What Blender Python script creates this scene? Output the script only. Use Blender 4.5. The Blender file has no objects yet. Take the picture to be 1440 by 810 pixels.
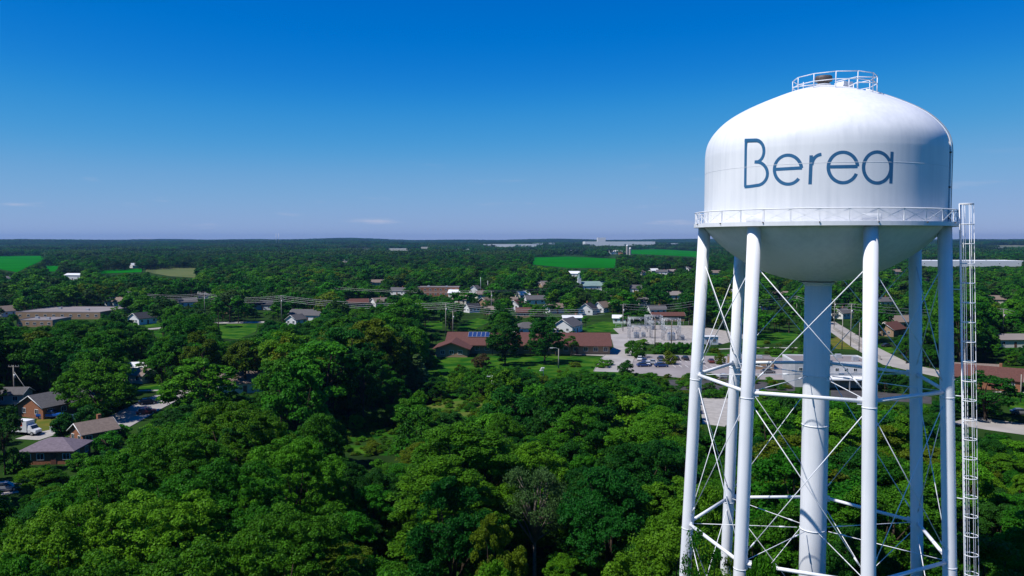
import bpy, math, random
import numpy as np
from mathutils import Vector, Matrix

# ------------------------------------------------------------------ camera, sky, sun, exposure
HC = 40.0                       # camera height above the ground, metres
FPX, PITCH = 1137.8, math.radians(3.3565)
SUN_AZ, SUN_EL = math.radians(244.5), math.radians(55.0)   # compass from +Y, clockwise

scn = bpy.context.scene
COL = scn.collection
cam_d = bpy.data.cameras.new('camera')
cam_d.sensor_width = 36.0
cam_d.lens = 36.0 * FPX / 1440.0
cam_d.clip_start, cam_d.clip_end = 0.5, 60000.0
cam = bpy.data.objects.new('camera', cam_d)
COL.objects.link(cam)
cam.location = (0, 0, HC)
cam.rotation_euler = (math.pi / 2 - PITCH, 0, 0)
scn.camera = cam

world = bpy.data.worlds.new('World')
scn.world = world
world.use_nodes = True
wn, wl = world.node_tree.nodes, world.node_tree.links
wn.clear()
w_out = wn.new('ShaderNodeOutputWorld')
w_bg = wn.new('ShaderNodeBackground')
w_sky = wn.new('ShaderNodeTexSky')
w_sky.sky_type = 'NISHITA'
w_sky.sun_disc = False
w_sky.sun_elevation = SUN_EL
w_sky.sun_rotation = SUN_AZ
w_sky.altitude = 3000
w_sky.air_density = 1.0
w_sky.dust_density = 0.5
w_sky.ozone_density = 5.0
# tone response of the photograph: deep clean blues, no yellow at the horizon
w_dn = wn.new('ShaderNodeVectorMath')
w_dn.operation = 'SCALE'
w_dn.inputs['Scale'].default_value = 0.075
w_cv = wn.new('ShaderNodeRGBCurve')
for ch, pts in enumerate(([(.096, .002), (.138, .040), (.229, .165), (.433, .305)], [(.178, .175), (.247, .275), (.369, .37), (.515, .408)], [(.2, .40), (.349, .59), (.439, .63), (.529, .64)])):
    c_ = w_cv.mapping.curves[ch]
    c_.points[1].location = (1.0, (.55, .56, .74)[ch])
    for x_, y_ in pts:
        c_.points.new(x_, y_)
w_cv.mapping.update()
w_up = wn.new('ShaderNodeVectorMath')
w_up.operation = 'SCALE'
w_up.inputs['Scale'].default_value = 1.0 / 0.075
w_bg.inputs['Strength'].default_value = 0.075
wl.new(w_sky.outputs[0], w_dn.inputs[0])
wl.new(w_dn.outputs[0], w_cv.inputs['Color'])
wl.new(w_cv.outputs[0], w_up.inputs[0])
# a few faint wisps of cloud low over the horizon
w_tc = wn.new('ShaderNodeTexCoord')
w_mp = wn.new('ShaderNodeMapping')
w_mp.inputs['Scale'].default_value = (8.0, 8.0, 60.0)
w_nz = wn.new('ShaderNodeTexNoise')
w_nz.inputs['Scale'].default_value = 1.0
w_nz.inputs['Detail'].default_value = 5.0
w_nz.inputs['Roughness'].default_value = 0.55
w_r1 = wn.new('ShaderNodeMapRange')
w_r1.interpolation_type = 'SMOOTHSTEP'
w_r1.inputs[1].default_value, w_r1.inputs[2].default_value = 0.585, 0.80
w_sx = wn.new('ShaderNodeSeparateXYZ')
w_r2 = wn.new('ShaderNodeMapRange')
w_r2.interpolation_type = 'SMOOTHSTEP'
w_r2.inputs[1].default_value, w_r2.inputs[2].default_value = 0.11, 0.04
w_ml = wn.new('ShaderNodeMath')
w_ml.operation = 'MULTIPLY'
w_m2 = wn.new('ShaderNodeMath')
w_m2.operation = 'MULTIPLY'
w_m2.inputs[1].default_value = 0.5
w_mx = wn.new('ShaderNodeMix')
w_mx.data_type = 'RGBA'
w_mx.inputs[7].default_value = (7.6, 7.7, 9.2, 1)
wl.new(w_tc.outputs['Generated'], w_mp.inputs[0])
wl.new(w_mp.outputs[0], w_nz.inputs['Vector'])
wl.new(w_nz.outputs['Fac'], w_r1.inputs[0])
wl.new(w_tc.outputs['Generated'], w_sx.inputs[0])
wl.new(w_sx.outputs['Z'], w_r2.inputs[0])
wl.new(w_r1.outputs[0], w_ml.inputs[0])
wl.new(w_r2.outputs[0], w_ml.inputs[1])
wl.new(w_ml.outputs[0], w_m2.inputs[0])
wl.new(w_m2.outputs[0], w_mx.inputs[0])
wl.new(w_up.outputs[0], w_mx.inputs[6])
wl.new(w_mx.outputs[2], w_bg.inputs['Color'])
wl.new(w_bg.outputs[0], w_out.inputs[0])

sun_d = bpy.data.lights.new('sun', 'SUN')
sun_d.energy = 4.8
sun_d.angle = math.radians(0.53)
sun_d.color = (1.0, 0.965, 0.90)
sun = bpy.data.objects.new('sun', sun_d)
COL.objects.link(sun)
S_DIR = Vector((math.sin(SUN_AZ) * math.cos(SUN_EL), math.cos(SUN_AZ) * math.cos(SUN_EL), math.sin(SUN_EL)))
sun.rotation_euler = S_DIR.to_track_quat('Z', 'Y').to_euler()
sun.location = (-60, 0, 120)

vs = scn.view_settings
vs.view_transform = 'Standard'
vs.look = 'None'
vs.exposure = 0.1
vs.gamma = 1.0
vs.use_curve_mapping = False
scn.render.engine = 'CYCLES'
scn.cycles.max_bounces = 6
scn.cycles.diffuse_bounces = 3
scn.cycles.glossy_bounces = 2
scn.cycles.transmission_bounces = 3
scn.cycles.volume_bounces = 0
scn.cycles.transparent_max_bounces = 6
scn.cycles.use_denoising = True
scn.cycles.use_adaptive_sampling = False

random.seed(7)
RNG = np.random.default_rng(11)

# ------------------------------------------------------------------ where a place in the photograph lies on the ground
CP, SP = math.cos(PITCH), math.sin(PITCH)


def terrain(x, y):
    """Height of the land: flat near the tower, low wooded hills far away."""
    x = np.asarray(x, dtype=float)
    y = np.asarray(y, dtype=float)
    r = np.hypot(x, y)
    s = np.clip((r - 1100.0) / 7400.0, 0, 1)
    s = s * s * (3 - 2 * s)
    n = (np.sin(x / 730 + y / 1900 + .6) * 5 + np.sin(x / 1510 - y / 1300 + 2.1) * 4 + np.sin(x / 310 + y / 2700 + 4.) * 5
         + np.sin(y / 620 + x / 2900 + 1.) * 6 + np.sin(x / 170 + y / 900 + 2.) * 3.5)
    return s * (27 + n * 1.2)


def ray(px, py):
    u, v = (px - 720) / FPX, (405 - py) / FPX
    return u, CP + v * SP, v * CP - SP       # direction


def G(px, py):
    dx, dy, dz = ray(px, py)
    h = 0.0
    t = 0
    for _ in range(25):
        t = (h - HC) / min(dz, -1e-4)
        t = min(t, 9500)
        h = 0.6 * h + 0.4 * float(terrain(dx * t, dy * t))
    return Vector((dx * t, dy * t, float(terrain(dx * t, dy * t)) if t > 1000 else 0.0))


def pix(x, y, z):
    d = y * CP - (z - HC) * SP
    u = (z - HC) * CP + y * SP
    return 720 + FPX * x / d, 405 - FPX * u / d


# ------------------------------------------------------------------ materials
def nodes_of(name):
    m = bpy.data.materials.new(name)
    m.use_nodes = True
    return m, m.node_tree.nodes, m.node_tree.links, m.node_tree.nodes['Principled BSDF']


def mat(name, col, rough=0.7, metal=0.0, var=0.25, scale=3.0, bump=0.0, spec=0.3, col2=None, detail=4.0, lo=.35, hi=.7):
    """Procedural surface: two tones mixed by noise in object space."""
    m, n, l, b = nodes_of(name)
    tc = n.new('ShaderNodeTexCoord')
    nz = n.new('ShaderNodeTexNoise')
    nz.inputs['Scale'].default_value = scale
    nz.inputs['Detail'].default_value = detail
    cr = n.new('ShaderNodeValToRGB')
    cr.color_ramp.elements[0].position, cr.color_ramp.elements[1].position = lo, hi
    c2 = col2 or tuple(c * (1 - var) for c in col)
    cr.color_ramp.elements[0].color = (*c2, 1)
    cr.color_ramp.elements[1].color = (*col, 1)
    l.new(tc.outputs['Object'], nz.inputs['Vector'])
    l.new(nz.outputs['Fac'], cr.inputs['Fac'])
    l.new(cr.outputs[0], b.inputs['Base Color'])
    b.inputs['Roughness'].default_value = rough
    b.inputs['Metallic'].default_value = metal
    b.inputs['Specular IOR Level'].default_value = spec
    if bump:
        bp = n.new('ShaderNodeBump')
        bp.inputs['Strength'].default_value = bump
        bp.inputs['Distance'].default_value = 0.03
        l.new(nz.outputs['Fac'], bp.inputs['Height'])
        l.new(bp.outputs[0], b.inputs['Normal'])
    return m


def tower_paint():
    """White tank enamel with faint rain streaks and grime."""
    m, n, l, b = nodes_of('white_enamel')
    tc = n.new('ShaderNodeTexCoord')
    mp = n.new('ShaderNodeMapping')
    mp.inputs['Scale'].default_value = (2.2, 2.2, .10)
    nz = n.new('ShaderNodeTexNoise')
    nz.inputs['Scale'].default_value = 1.6
    nz.inputs['Detail'].default_value = 6
    n2 = n.new('ShaderNodeTexNoise')
    n2.inputs['Scale'].default_value = .35
    mx = n.new('ShaderNodeMix')
    mx.data_type = 'FLOAT'
    mx.inputs[0].default_value = .5
    cr = n.new('ShaderNodeValToRGB')
    cr.color_ramp.elements[0].position, cr.color_ramp.elements[1].position = .33, .58
    cr.color_ramp.elements[0].color = (.71, .72, .75, 1)
    cr.color_ramp.elements[1].color = (.83, .83, .85, 1)
    l.new(tc.outputs['Object'], mp.inputs[0])
    l.new(mp.outputs[0], nz.inputs['Vector'])
    l.new(tc.outputs['Object'], n2.inputs['Vector'])
    l.new(nz.outputs['Fac'], mx.inputs[2])
    l.new(n2.outputs['Fac'], mx.inputs[3])
    l.new(mx.outputs[0], cr.inputs['Fac'])
    l.new(cr.outputs[0], b.inputs['Base Color'])
    b.inputs['Roughness'].default_value = .45
    b.inputs['Specular IOR Level'].default_value = .22
    return m


def leaf_mat(name, c_dark, c_light, trans=0.32):
    """Leaves: two greens mixed by a per-leaf tint stored in the mesh and a per-tree random value."""
    m, n, l, b = nodes_of(name)
    at = n.new('ShaderNodeAttribute')
    at.attribute_name = 'tint'
    oi = n.new('ShaderNodeObjectInfo')
    ma = n.new('ShaderNodeMath')
    ma.operation = 'MULTIPLY_ADD'
    ma.inputs[1].default_value = .55
    mb_ = n.new('ShaderNodeMath')
    mb_.operation = 'MULTIPLY'
    mb_.inputs[1].default_value = .45
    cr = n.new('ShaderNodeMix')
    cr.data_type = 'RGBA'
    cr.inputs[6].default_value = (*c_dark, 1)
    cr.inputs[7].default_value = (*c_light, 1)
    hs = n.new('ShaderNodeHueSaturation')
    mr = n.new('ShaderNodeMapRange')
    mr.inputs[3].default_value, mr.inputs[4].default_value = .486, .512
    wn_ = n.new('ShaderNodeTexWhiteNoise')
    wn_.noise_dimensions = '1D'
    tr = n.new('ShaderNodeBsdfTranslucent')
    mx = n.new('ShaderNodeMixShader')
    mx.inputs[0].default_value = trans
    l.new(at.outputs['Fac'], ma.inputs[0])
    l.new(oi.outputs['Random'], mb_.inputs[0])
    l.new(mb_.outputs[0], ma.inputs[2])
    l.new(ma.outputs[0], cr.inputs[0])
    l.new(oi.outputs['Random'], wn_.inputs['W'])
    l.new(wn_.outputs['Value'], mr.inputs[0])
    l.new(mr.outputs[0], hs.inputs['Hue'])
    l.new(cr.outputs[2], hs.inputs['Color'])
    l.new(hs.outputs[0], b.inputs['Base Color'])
    l.new(hs.outputs[0], tr.inputs['Color'])
    b.inputs['Roughness'].default_value = .5
    b.inputs['Specular IOR Level'].default_value = .07
    out = n['Material Output']
    l.new(b.outputs[0], mx.inputs[1])
    l.new(tr.outputs[0], mx.inputs[2])
    l.new(mx.outputs[0], out.inputs['Surface'])
    return m


def shingle(name, col, var=.25, courses=True):
    """Roofing felt shingles: mottled, with fine course lines."""
    m = mat(name, col, rough=.9, var=var, scale=2.2, bump=.2, spec=.1, detail=8)
    return m


M = {
    'white': tower_paint(),
    'letter': mat('blue_sign_paint', (.035, .150, .31), .5, var=.15, scale=4),
    'seam': mat('weld_bead', (.74, .75, .78), .4, var=.1),
    'steel': mat('galvanised_steel', (.52, .54, .57), .5, .3, var=.2, scale=6),
    'darksteel': mat('dark_vent_metal', (.16, .13, .12), .55, .3, var=.3, scale=9),
    'concrete': mat('concrete', (.42, .39, .36), .9, var=.25, scale=.6, bump=.1, spec=.1),
    'asphalt': mat('asphalt', (.085, .08, .085), .95, var=.35, scale=.5, bump=.1, spec=.1),
    'asphalt_old': mat('worn_asphalt', (.33, .295, .29), .95, var=.28, scale=.12, bump=.1, spec=.1, detail=8),
    'road': mat('pale_road', (.40, .37, .35), .95, var=.25, scale=.15, bump=.1, spec=.1, detail=8),
    'gravel': mat('gravel', (.43, .39, .36), 1., var=.35, scale=.6, bump=.3, spec=.05, detail=10),
    'line': mat('road_line_paint', (.75, .74, .70), .7, var=.2, scale=2),
    'lawn': mat('lawn_grass', (.055, .130, .010), 1., scale=.16, spec=.02, col2=(.012, .070, .005), detail=14, lo=.42, hi=.62),
    'dry': mat('dry_grass', (.17, .13, .03), 1., scale=.25, spec=.02, col2=(.05, .10, .012), detail=12),
    'meadow': mat('rough_grass', (.13, .125, .03), 1., scale=.22, spec=.02, col2=(.035, .115, .010), detail=12, lo=.40, hi=.72),
    'field': mat('crop_field', (.006, .165, .004), 1., scale=.012, spec=.0, col2=(.004, .110, .003), detail=10),
    'tanfield': mat('stubble_field', (.15, .155, .06), 1., scale=.01, spec=.02, col2=(.09, .12, .04), detail=8),
    'palefield': mat('pale_field', (.17, .17, .12), 1., scale=.006, spec=.02, col2=(.07, .10, .06), detail=10),
    'brick': mat('red_brick', (.34, .15, .085), .9, var=.3, scale=5, spec=.1, detail=8),
    'tanbrick': mat('tan_brick', (.37, .25, .16), .9, var=.25, scale=5, spec=.1, detail=8),
    'siding': mat('white_siding', (.72, .72, .72), .7, var=.1, scale=.8),
    'greywhite': mat('greyish_white_wall', (.52, .52, .53), .8, var=.25, scale=.35, detail=8),  # mottled greyish white, duller than the siding
    'cream': mat('cream_siding', (.60, .56, .46), .7, var=.1, scale=.8),
    'greysiding': mat('grey_siding', (.38, .40, .42), .7, var=.12, scale=.8),
    'r_grey': shingle('grey_shingles', (.125, .12, .125)),
    'r_dark': shingle('dark_shingles', (.055, .055, .062)),
    'r_brown': shingle('brown_shingles', (.135, .062, .052)),
    'r_tan': shingle('tan_shingles', (.24, .185, .155)),
    'r_mauve': shingle('mauve_shingles', (.19, .155, .185)),
    'r_green': shingle('pale_green_roof', (.23, .33, .31)),
    'r_white': mat('white_roof_sheet', (.78, .78, .78), .5, var=.1, scale=.05),
    'r_pale': mat('pale_flat_roof', (.27, .235, .23), .9, var=.25, scale=.08, detail=8),
    'glass': mat('window_glass', (.02, .03, .045), .12, var=.2, spec=.6),
    'trim': mat('white_trim', (.74, .74, .73), .6, var=.08),
    'door': mat('door_paint', (.16, .07, .05), .6, var=.2),
    'solar': mat('solar_cell', (.022, .05, .17), .25, var=.25, scale=2., spec=.6),
    'wood': mat('weathered_pole', (.22, .17, .13), .9, var=.35, scale=2., spec=.1),
    'palewood': mat('grey_pole', (.36, .33, .29), .9, var=.3, scale=2., spec=.1),
    'wire': mat('bare_wire', (.50, .50, .49), .5, .2, var=.1),
    'insul': mat('porcelain', (.45, .46, .48), .4, var=.2),
    'bark': mat('bark', (.085, .062, .045), .95, var=.45, scale=3., bump=.5, spec=.05),
    'palebark': mat('pale_dead_bark', (.30, .25, .20), .95, var=.4, scale=3., bump=.5, spec=.05),
    'rubber': mat('tyre_rubber', (.02, .02, .02), .9, var=.2),
    'rim': mat('wheel_rim', (.45, .45, .46), .35, .7, var=.1),
    'lamp': mat('lamp_glass', (.75, .74, .68), .2, var=.05),
    'red': mat('red_paint', (.50, .03, .025), .4, var=.1),
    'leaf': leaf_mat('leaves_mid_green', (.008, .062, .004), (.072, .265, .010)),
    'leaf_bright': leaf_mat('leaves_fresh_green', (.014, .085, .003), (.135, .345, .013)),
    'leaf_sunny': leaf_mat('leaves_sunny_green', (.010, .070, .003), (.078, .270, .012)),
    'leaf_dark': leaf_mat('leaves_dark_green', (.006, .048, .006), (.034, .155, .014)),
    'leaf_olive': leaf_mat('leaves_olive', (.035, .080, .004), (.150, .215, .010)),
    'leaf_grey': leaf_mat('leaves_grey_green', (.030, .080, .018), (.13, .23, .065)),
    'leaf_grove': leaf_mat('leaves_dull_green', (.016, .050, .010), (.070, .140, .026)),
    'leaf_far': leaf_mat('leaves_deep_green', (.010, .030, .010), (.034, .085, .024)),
    'leaf_rust': leaf_mat('leaves_rusty', (.06, .045, .02), (.14, .10, .045)),
    'ground': mat('woodland_floor', (.028, .070, .010), 1., scale=.05, spec=.02, col2=(.014, .032, .008), detail=14),
}


# ------------------------------------------------------------------ mesh helpers
class MB:
    """Collects boxes, tubes, prisms; build() links them as one mesh object."""

    def __init__(self):
        self.v, self.f, self.s = [], [], []

    def add(self, vs_, fs, smooth=False):
        o = len(self.v)
        self.v += [tuple(p) for p in vs_]
        self.f += [tuple(i + o for i in q) for q in fs]
        self.s += [smooth] * len(fs)
        return self

    def box(self, c, s, rz=0.0):
        hx, hy, hz = s[0] / 2, s[1] / 2, s[2] / 2
        ca, sa = math.cos(rz), math.sin(rz)
        p = []
        for z in (-hz, hz):
            for x, y in ((-hx, -hy), (hx, -hy), (hx, hy), (-hx, hy)):
                p.append((c[0] + x * ca - y * sa, c[1] + x * sa + y * ca, c[2] + z))
        return self.add(p, [(3, 2, 1, 0), (4, 5, 6, 7), (0, 1, 5, 4), (1, 2, 6, 5), (2, 3, 7, 6), (3, 0, 4, 7)])

    def tube(self, pts, r, n=8, caps=True):
        pts = [Vector(p) for p in pts]
        rs = r if isinstance(r, (list, tuple)) else [r] * len(pts)
        rings = []
        prev = None
        for i, p in enumerate(pts):
            t = (pts[min(i + 1, len(pts) - 1)] - pts[max(i - 1, 0)]).normalized()
            if prev is None:
                a = t.orthogonal().normalized()
            else:
                a = (prev - t * prev.dot(t))
                a = a.normalized() if a.length > 1e-6 else t.orthogonal().normalized()
            prev = a
            b = t.cross(a)
            rings.append([p + (a * math.cos(2 * math.pi * k / n) + b * math.sin(2 * math.pi * k / n)) * rs[i] for k in range(n)])
        vs_ = [q for rg in rings for q in rg]
        fs = []
        for i in range(len(pts) - 1):
            for k in range(n):
                k2 = (k + 1) % n
                fs.append((i * n + k, i * n + k2, (i + 1) * n + k2, (i + 1) * n + k))
        self.add(vs_, fs, True)
        if caps:
            o = len(self.v) - len(vs_)
            self.f += [tuple(o + k for k in reversed(range(n))), tuple(o + (len(pts) - 1) * n + k for k in range(n))]
            self.s += [False, False]
        return self

    def lathe(self, prof, n=64, c=(0, 0, 0), a0=0.0, a1=2 * math.pi, smooth=True):
        full = abs(a1 - a0 - 2 * math.pi) < 1e-6
        m = n if full else n + 1
        vs_ = []
        for r, z in prof:
            for k in range(m):
                a = a0 + (a1 - a0) * k / n
                vs_.append((c[0] + r * math.cos(a), c[1] + r * math.sin(a), c[2] + z))
        fs = []
        for i in range(len(prof) - 1):
            for k in range(n):
                k2 = (k + 1) % m
                fs.append((i * m + k, i * m + k2, (i + 1) * m + k2, (i + 1) * m + k))
        return self.add(vs_, fs, smooth)

    def prism(self, poly, axis_vec):
        """Extrude a closed 3-D polygon along a vector."""
        n = len(poly)
        a = [Vector(p) for p in poly]
        b = [p + Vector(axis_vec) for p in a]
        return self.add(a + b, [tuple(reversed(range(n))), tuple(range(n, 2 * n))] + [(i, (i + 1) % n, (i + 1) % n + n, i + n) for i in range(n)])

    def mesh(self, name, m):
        me = bpy.data.meshes.new(name)
        me.from_pydata(self.v, [], self.f)
        me.polygons.foreach_set('use_smooth', self.s)
        if m is not None:
            me.materials.append(m)
        me.update()
        return me

    def build(self, name, m, parent=None, loc=None):
        o = bpy.data.objects.new(name, self.mesh(name, m))
        COL.objects.link(o)
        if parent is not None:
            o.parent = parent
        if loc is not None:
            o.location = loc
        return o


def tag(o, label=None, cat=None, group=None, kind=None):
    if label:
        o['label'] = label
    if cat:
        o['category'] = cat
    if group:
        o['group'] = group
    if kind:
        o['kind'] = kind
    return o


def thing(name, label, cat, loc=(0, 0, 0), rz=0.0, group=None):
    o = bpy.data.objects.new(name, None)
    o.empty_display_size = .5
    COL.objects.link(o)
    o.location = loc
    o.rotation_euler = (0, 0, rz)
    return tag(o, label, cat, group)


def part(name, me, parent, loc=(0, 0, 0), rot=(0, 0, 0), scale=None):
    o = bpy.data.objects.new(name, me)
    COL.objects.link(o)
    o.parent = parent
    o.location = loc
    o.rotation_euler = rot
    if scale:
        o.scale = scale
    return o


def structure(o):
    o['kind'] = 'structure'
    return o


# ------------------------------------------------------------------ the land
def ground_sheet():
    rs = [0.0] + list(np.geomspace(6, 11500, 130))
    na = 360
    v = [(0, 0, 0)]
    f = []
    for r in rs[1:]:
        for k in range(na):
            a = 2 * math.pi * k / na
            x, y = r * math.cos(a), r * math.sin(a)
            v.append((x, y, float(terrain(x, y))))
    for k in range(na):
        f.append((0, 1 + k, 1 + (k + 1) % na))
    for i in range(len(rs) - 2):
        for k in range(na):
            a, b = 1 + i * na + k, 1 + i * na + (k + 1) % na
            f.append((a, a + na, b + na, b))
    m = MB()
    m.add(v, f, True)
    return structure(m.build('ground', M['ground']))


ground_sheet()

CLEAR = []      # (pixel polygon, depth): no tree nearer than depth may cover it
KEEP = []       # (x, y, radius): footprints where no trunk may stand


def sheet(name, pts, m, lift=.004, clear=True, grow=0.0):
    """A flat patch of ground given by corners seen in the photograph."""
    w = [G(*p) for p in pts]
    if max(q.y for q in w) > 900:
        return far_sheet(name, pts, m, clear)
    mb = MB()
    mb.add([(q.x, q.y, lift) for q in w], [tuple(range(len(w)))])
    o = mb.build(name, m)
    # wind upwards
    if o.data.polygons[0].normal.z < 0:
        o.data.flip_normals()
    if clear:
        CLEAR.append((pts, 1e9))
    return structure(o)


def far_sheet(name, pts, m, clear=True):
    """A field draped over the land: cut into strips so that it follows the hills."""
    mb = MB()
    n = 14
    top, bot = pts[:len(pts) // 2], list(reversed(pts[len(pts) // 2:]))

    def along(line, t):
        t *= len(line) - 1
        i = min(int(t), len(line) - 2)
        a, b = line[i], line[i + 1]
        return a[0] + (b[0] - a[0]) * (t - i), a[1] + (b[1] - a[1]) * (t - i)
    v, f = [], []
    for j in range(n + 1):
        for i in range(n + 1):
            a, b = G(*along(top, i / n)), G(*along(bot, i / n))
            q = a.lerp(b, j / n)
            v.append((q.x, q.y, float(terrain(q.x, q.y)) + .35))
    for j in range(n):
        for i in range(n):
            f.append((j * (n + 1) + i, (j + 1) * (n + 1) + i, (j + 1) * (n + 1) + i + 1, j * (n + 1) + i + 1))
    mb.add(v, f)
    o = mb.build(name, m)
    if o.data.polygons[0].normal.z < 0:
        o.data.flip_normals()
    if clear:
        CLEAR.append((pts, 1e9))
    return structure(o)


def strip(name, pts, width, m, lift=.012, clear=True, kerb=False):
    """A road: a centre line in the photograph with a width in metres."""
    c = [G(*p) for p in pts]
    l_, r_ = [], []
    for i, q in enumerate(c):
        t = (c[min(i + 1, len(c) - 1)] - c[max(i - 1, 0)])
        t.z = 0
        t.normalize()
        nrm = Vector((-t.y, t.x, 0))
        l_.append(q + nrm * width / 2)
        r_.append(q - nrm * width / 2)
    mb = MB()
    n = len(c)
    mb.add([(q.x, q.y, lift) for q in l_ + r_], [(i, n + i, n + i + 1, i + 1) for i in range(n - 1)])
    o = structure(mb.build(name, m))
    if o.data.polygons[0].normal.z < 0:
        o.data.flip_normals()
    if clear:
        L = [pix(q.x, q.y, 0) for q in l_]
        R_ = [pix(q.x, q.y, 0) for q in r_]
        CLEAR.append((L + R_[::-1], 1e9))
    if kerb:
        for side in (l_, r_):
            k = MB()
            k.tube([(q.x, q.y, .05) for q in side], .09, 6)
            structure(k.build('kerb', M['concrete']))
    return o


# lawns and open grass
LAWNS = [
    ('lawn', [(548, 540), (600, 512), (640, 501), (700, 500), (866, 502), (876, 510), (862, 526), (760, 528), (700, 516), (650, 526), (590, 548), (560, 552)], 'lawn'),
    ('lawn', [(190, 545), (224, 540), (230, 549), (190, 555)], 'lawn'),
    ('lawn', [(308, 456), (362, 456), (360, 466), (335, 477), (312, 476)], 'lawn'),
    ('lawn', [(203, 455), (226, 452), (226, 459), (205, 460)], 'lawn'),
    ('lawn', [(214, 466), (228, 465), (228, 474), (220, 474)], 'lawn'),
    ('lawn', [(598, 453), (622, 451), (622, 463), (598, 464)], 'lawn'),
    ('lawn', [(640, 458), (672, 447), (690, 452), (652, 470)], 'lawn'),
    ('lawn', [(815, 462), (848, 452), (880, 455), (868, 466), (830, 467)], 'lawn'),
    ('lawn', [(1062, 468), (1122, 466), (1122, 478), (1062, 486)], 'lawn'),
    ('lawn', [(975, 496), (1122, 494), (1122, 502), (975, 502)], 'lawn'),
    ('lawn', [(1232, 486), (1245, 482), (1262, 495), (1243, 498)], 'lawn'),
    ('lawn', [(1416, 557), (1440, 555), (1440, 578), (1418, 576)], 'lawn'),
    ('lawn', [(488, 626), (545, 628), (545, 641), (488, 636)], 'lawn'),
    ('lawn', [(486, 604), (552, 600), (556, 614), (488, 622)], 'lawn'),
    ('rough_meadow', [(575, 563), (605, 555), (640, 557), (688, 560), (694, 574), (660, 590), (632, 584), (600, 590)], 'meadow'),
    ('dry_lawn', [(44, 612), (52, 590), (86, 588), (86, 606), (60, 612)], 'dry'),
    ('lawn', [(1165, 475), (1185, 473), (1208, 492), (1170, 490)], 'dry'),
    ('lawn', [(8, 650), (28, 650), (24, 668), (4, 668)], 'lawn'),
]
BIGGER = {0: [(520, 560), (548, 538), (600, 511), (640, 501), (700, 500), (866, 502), (880, 508), (890, 530), (840, 548), (760, 552), (690, 548), (620, 566), (560, 580)]}
for i_, (nm, pts, mk) in enumerate(LAWNS):
    sheet(nm, BIGGER.get(i_, pts), M[mk], clear=nm != 'rough_meadow' and i_ not in BIGGER)
CLEAR.append(([(566, 538), (606, 514), (640, 502), (700, 501), (866, 503), (872, 508), (852, 521), (800, 517), (770, 521), (715, 512), (668, 517), (640, 524), (615, 521), (590, 540)], 1e9))
CLEAR.append(([(600, 564), (645, 560), (676, 564), (668, 577), (615, 577)], 1e9))

# distant fields
FIELDS = [
    ([(-40, 361), (20, 360), (64, 360), (60, 366), (24, 383), (-40, 372)], 'field'),
    ([(64, 374), (82, 374), (80, 382), (66, 382)], 'field'),
    ([(205, 379), (240, 377), (275, 377), (275, 391), (240, 389), (205, 383)], 'tanfield'),
    ([(140, 381), (200, 378), (200, 383), (140, 385)], 'field'),
    ([(752, 362), (800, 361), (866, 364), (866, 377), (800, 377), (748, 372)], 'field'),
    ([(764, 353.5), (800, 353), (850, 354), (850, 356), (800, 355.5), (764, 355.5)], 'field'),
    ([(884, 351.5), (930, 350.5), (986, 354), (986, 362), (935, 359), (888, 357)], 'field'),
    ([(480, 347.5), (500, 347), (524, 347.5), (524, 349.5), (500, 349), (480, 349)], 'palefield'),
    ([(540, 348.5), (570, 348), (600, 348.5), (600, 350.5), (570, 350), (540, 350)], 'palefield'),
    ([(430, 350), (480, 349.5), (520, 351), (520, 353.5), (480, 352.5), (430, 352.5)], 'tanfield'),
    ([(0, 349.5), (60, 349), (120, 350), (120, 351.5), (60, 350.5), (0, 351)], 'palefield'),
    ([(640, 349), (690, 348.5), (740, 349), (740, 350.5), (690, 350), (640, 350.5)], 'palefield'),
    ([(1376, 345), (1410, 344.5), (1450, 345), (1450, 348), (1410, 347.5), (1376, 347)], 'palefield'),
]
for pts, mk in FIELDS:
    far_sheet('field', pts, M[mk])

# roads, drives and lots
strip('street', [(120, 618), (150, 603), (200, 576), (232, 560), (262, 549)], 8.5, M['road'], kerb=True)
strip('driveway', [(186, 549.5), (215, 549), (236, 549)], 1.8, M['concrete'], .016)
strip('driveway', [(38, 618), (60, 611), (84, 606)], 5.5, M['concrete'], .016)
strip('street', [(-30, 692), (4, 688), (22, 685)], 7, M['road'])
strip('driveway', [(298, 454), (335, 453.5), (372, 453)], 8, M['road'], .016)
strip('driveway', [(208, 463), (230, 461)], 6, M['road'], .016)
strip('street', [(860, 523), (868, 505), (884, 489), (880, 478), (872, 470)], 11, M['road'], kerb=True)
sheet('substation_yard', [(862, 462), (905, 457), (978, 458), (1060, 472), (1015, 484), (930, 484), (884, 482)], M['gravel'], .008)
sheet('parking_lot', [(872, 506), (884, 499), (905, 498), (975, 500), (1110, 503), (1120, 520), (1104, 534), (975, 533), (900, 526), (866, 520)], M['asphalt_old'], .008)
sheet('service_road', [(940, 534), (1040, 535), (1118, 540), (1118, 550), (1040, 549), (945, 548)], M['asphalt'], .006)
sheet('service_road', [(1168, 546), (1215, 549), (1310, 558), (1310, 568), (1215, 561), (1168, 557)], M['asphalt'], .006)
sheet('concrete_apron', [(984, 560), (1040, 558), (1044, 590), (1020, 600), (988, 596)], M['concrete'], .010)
strip('street', [(1160, 452), (1180, 465), (1215, 488), (1262, 513), (1340, 530)], 9, M['road'], kerb=True)
strip('footpath', [(1010, 491), (1060, 489), (1122, 489)], 2.4, M['concrete'], .016)
strip('street', [(1352, 590), (1400, 598), (1460, 606)], 12, M['road'])
strip('footpath', [(1400, 552), (1450, 551)], 2.5, M['concrete'], .016)
strip('footpath', [(786, 496.5), (862, 500)], 4.0, M['concrete'], .016)


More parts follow.
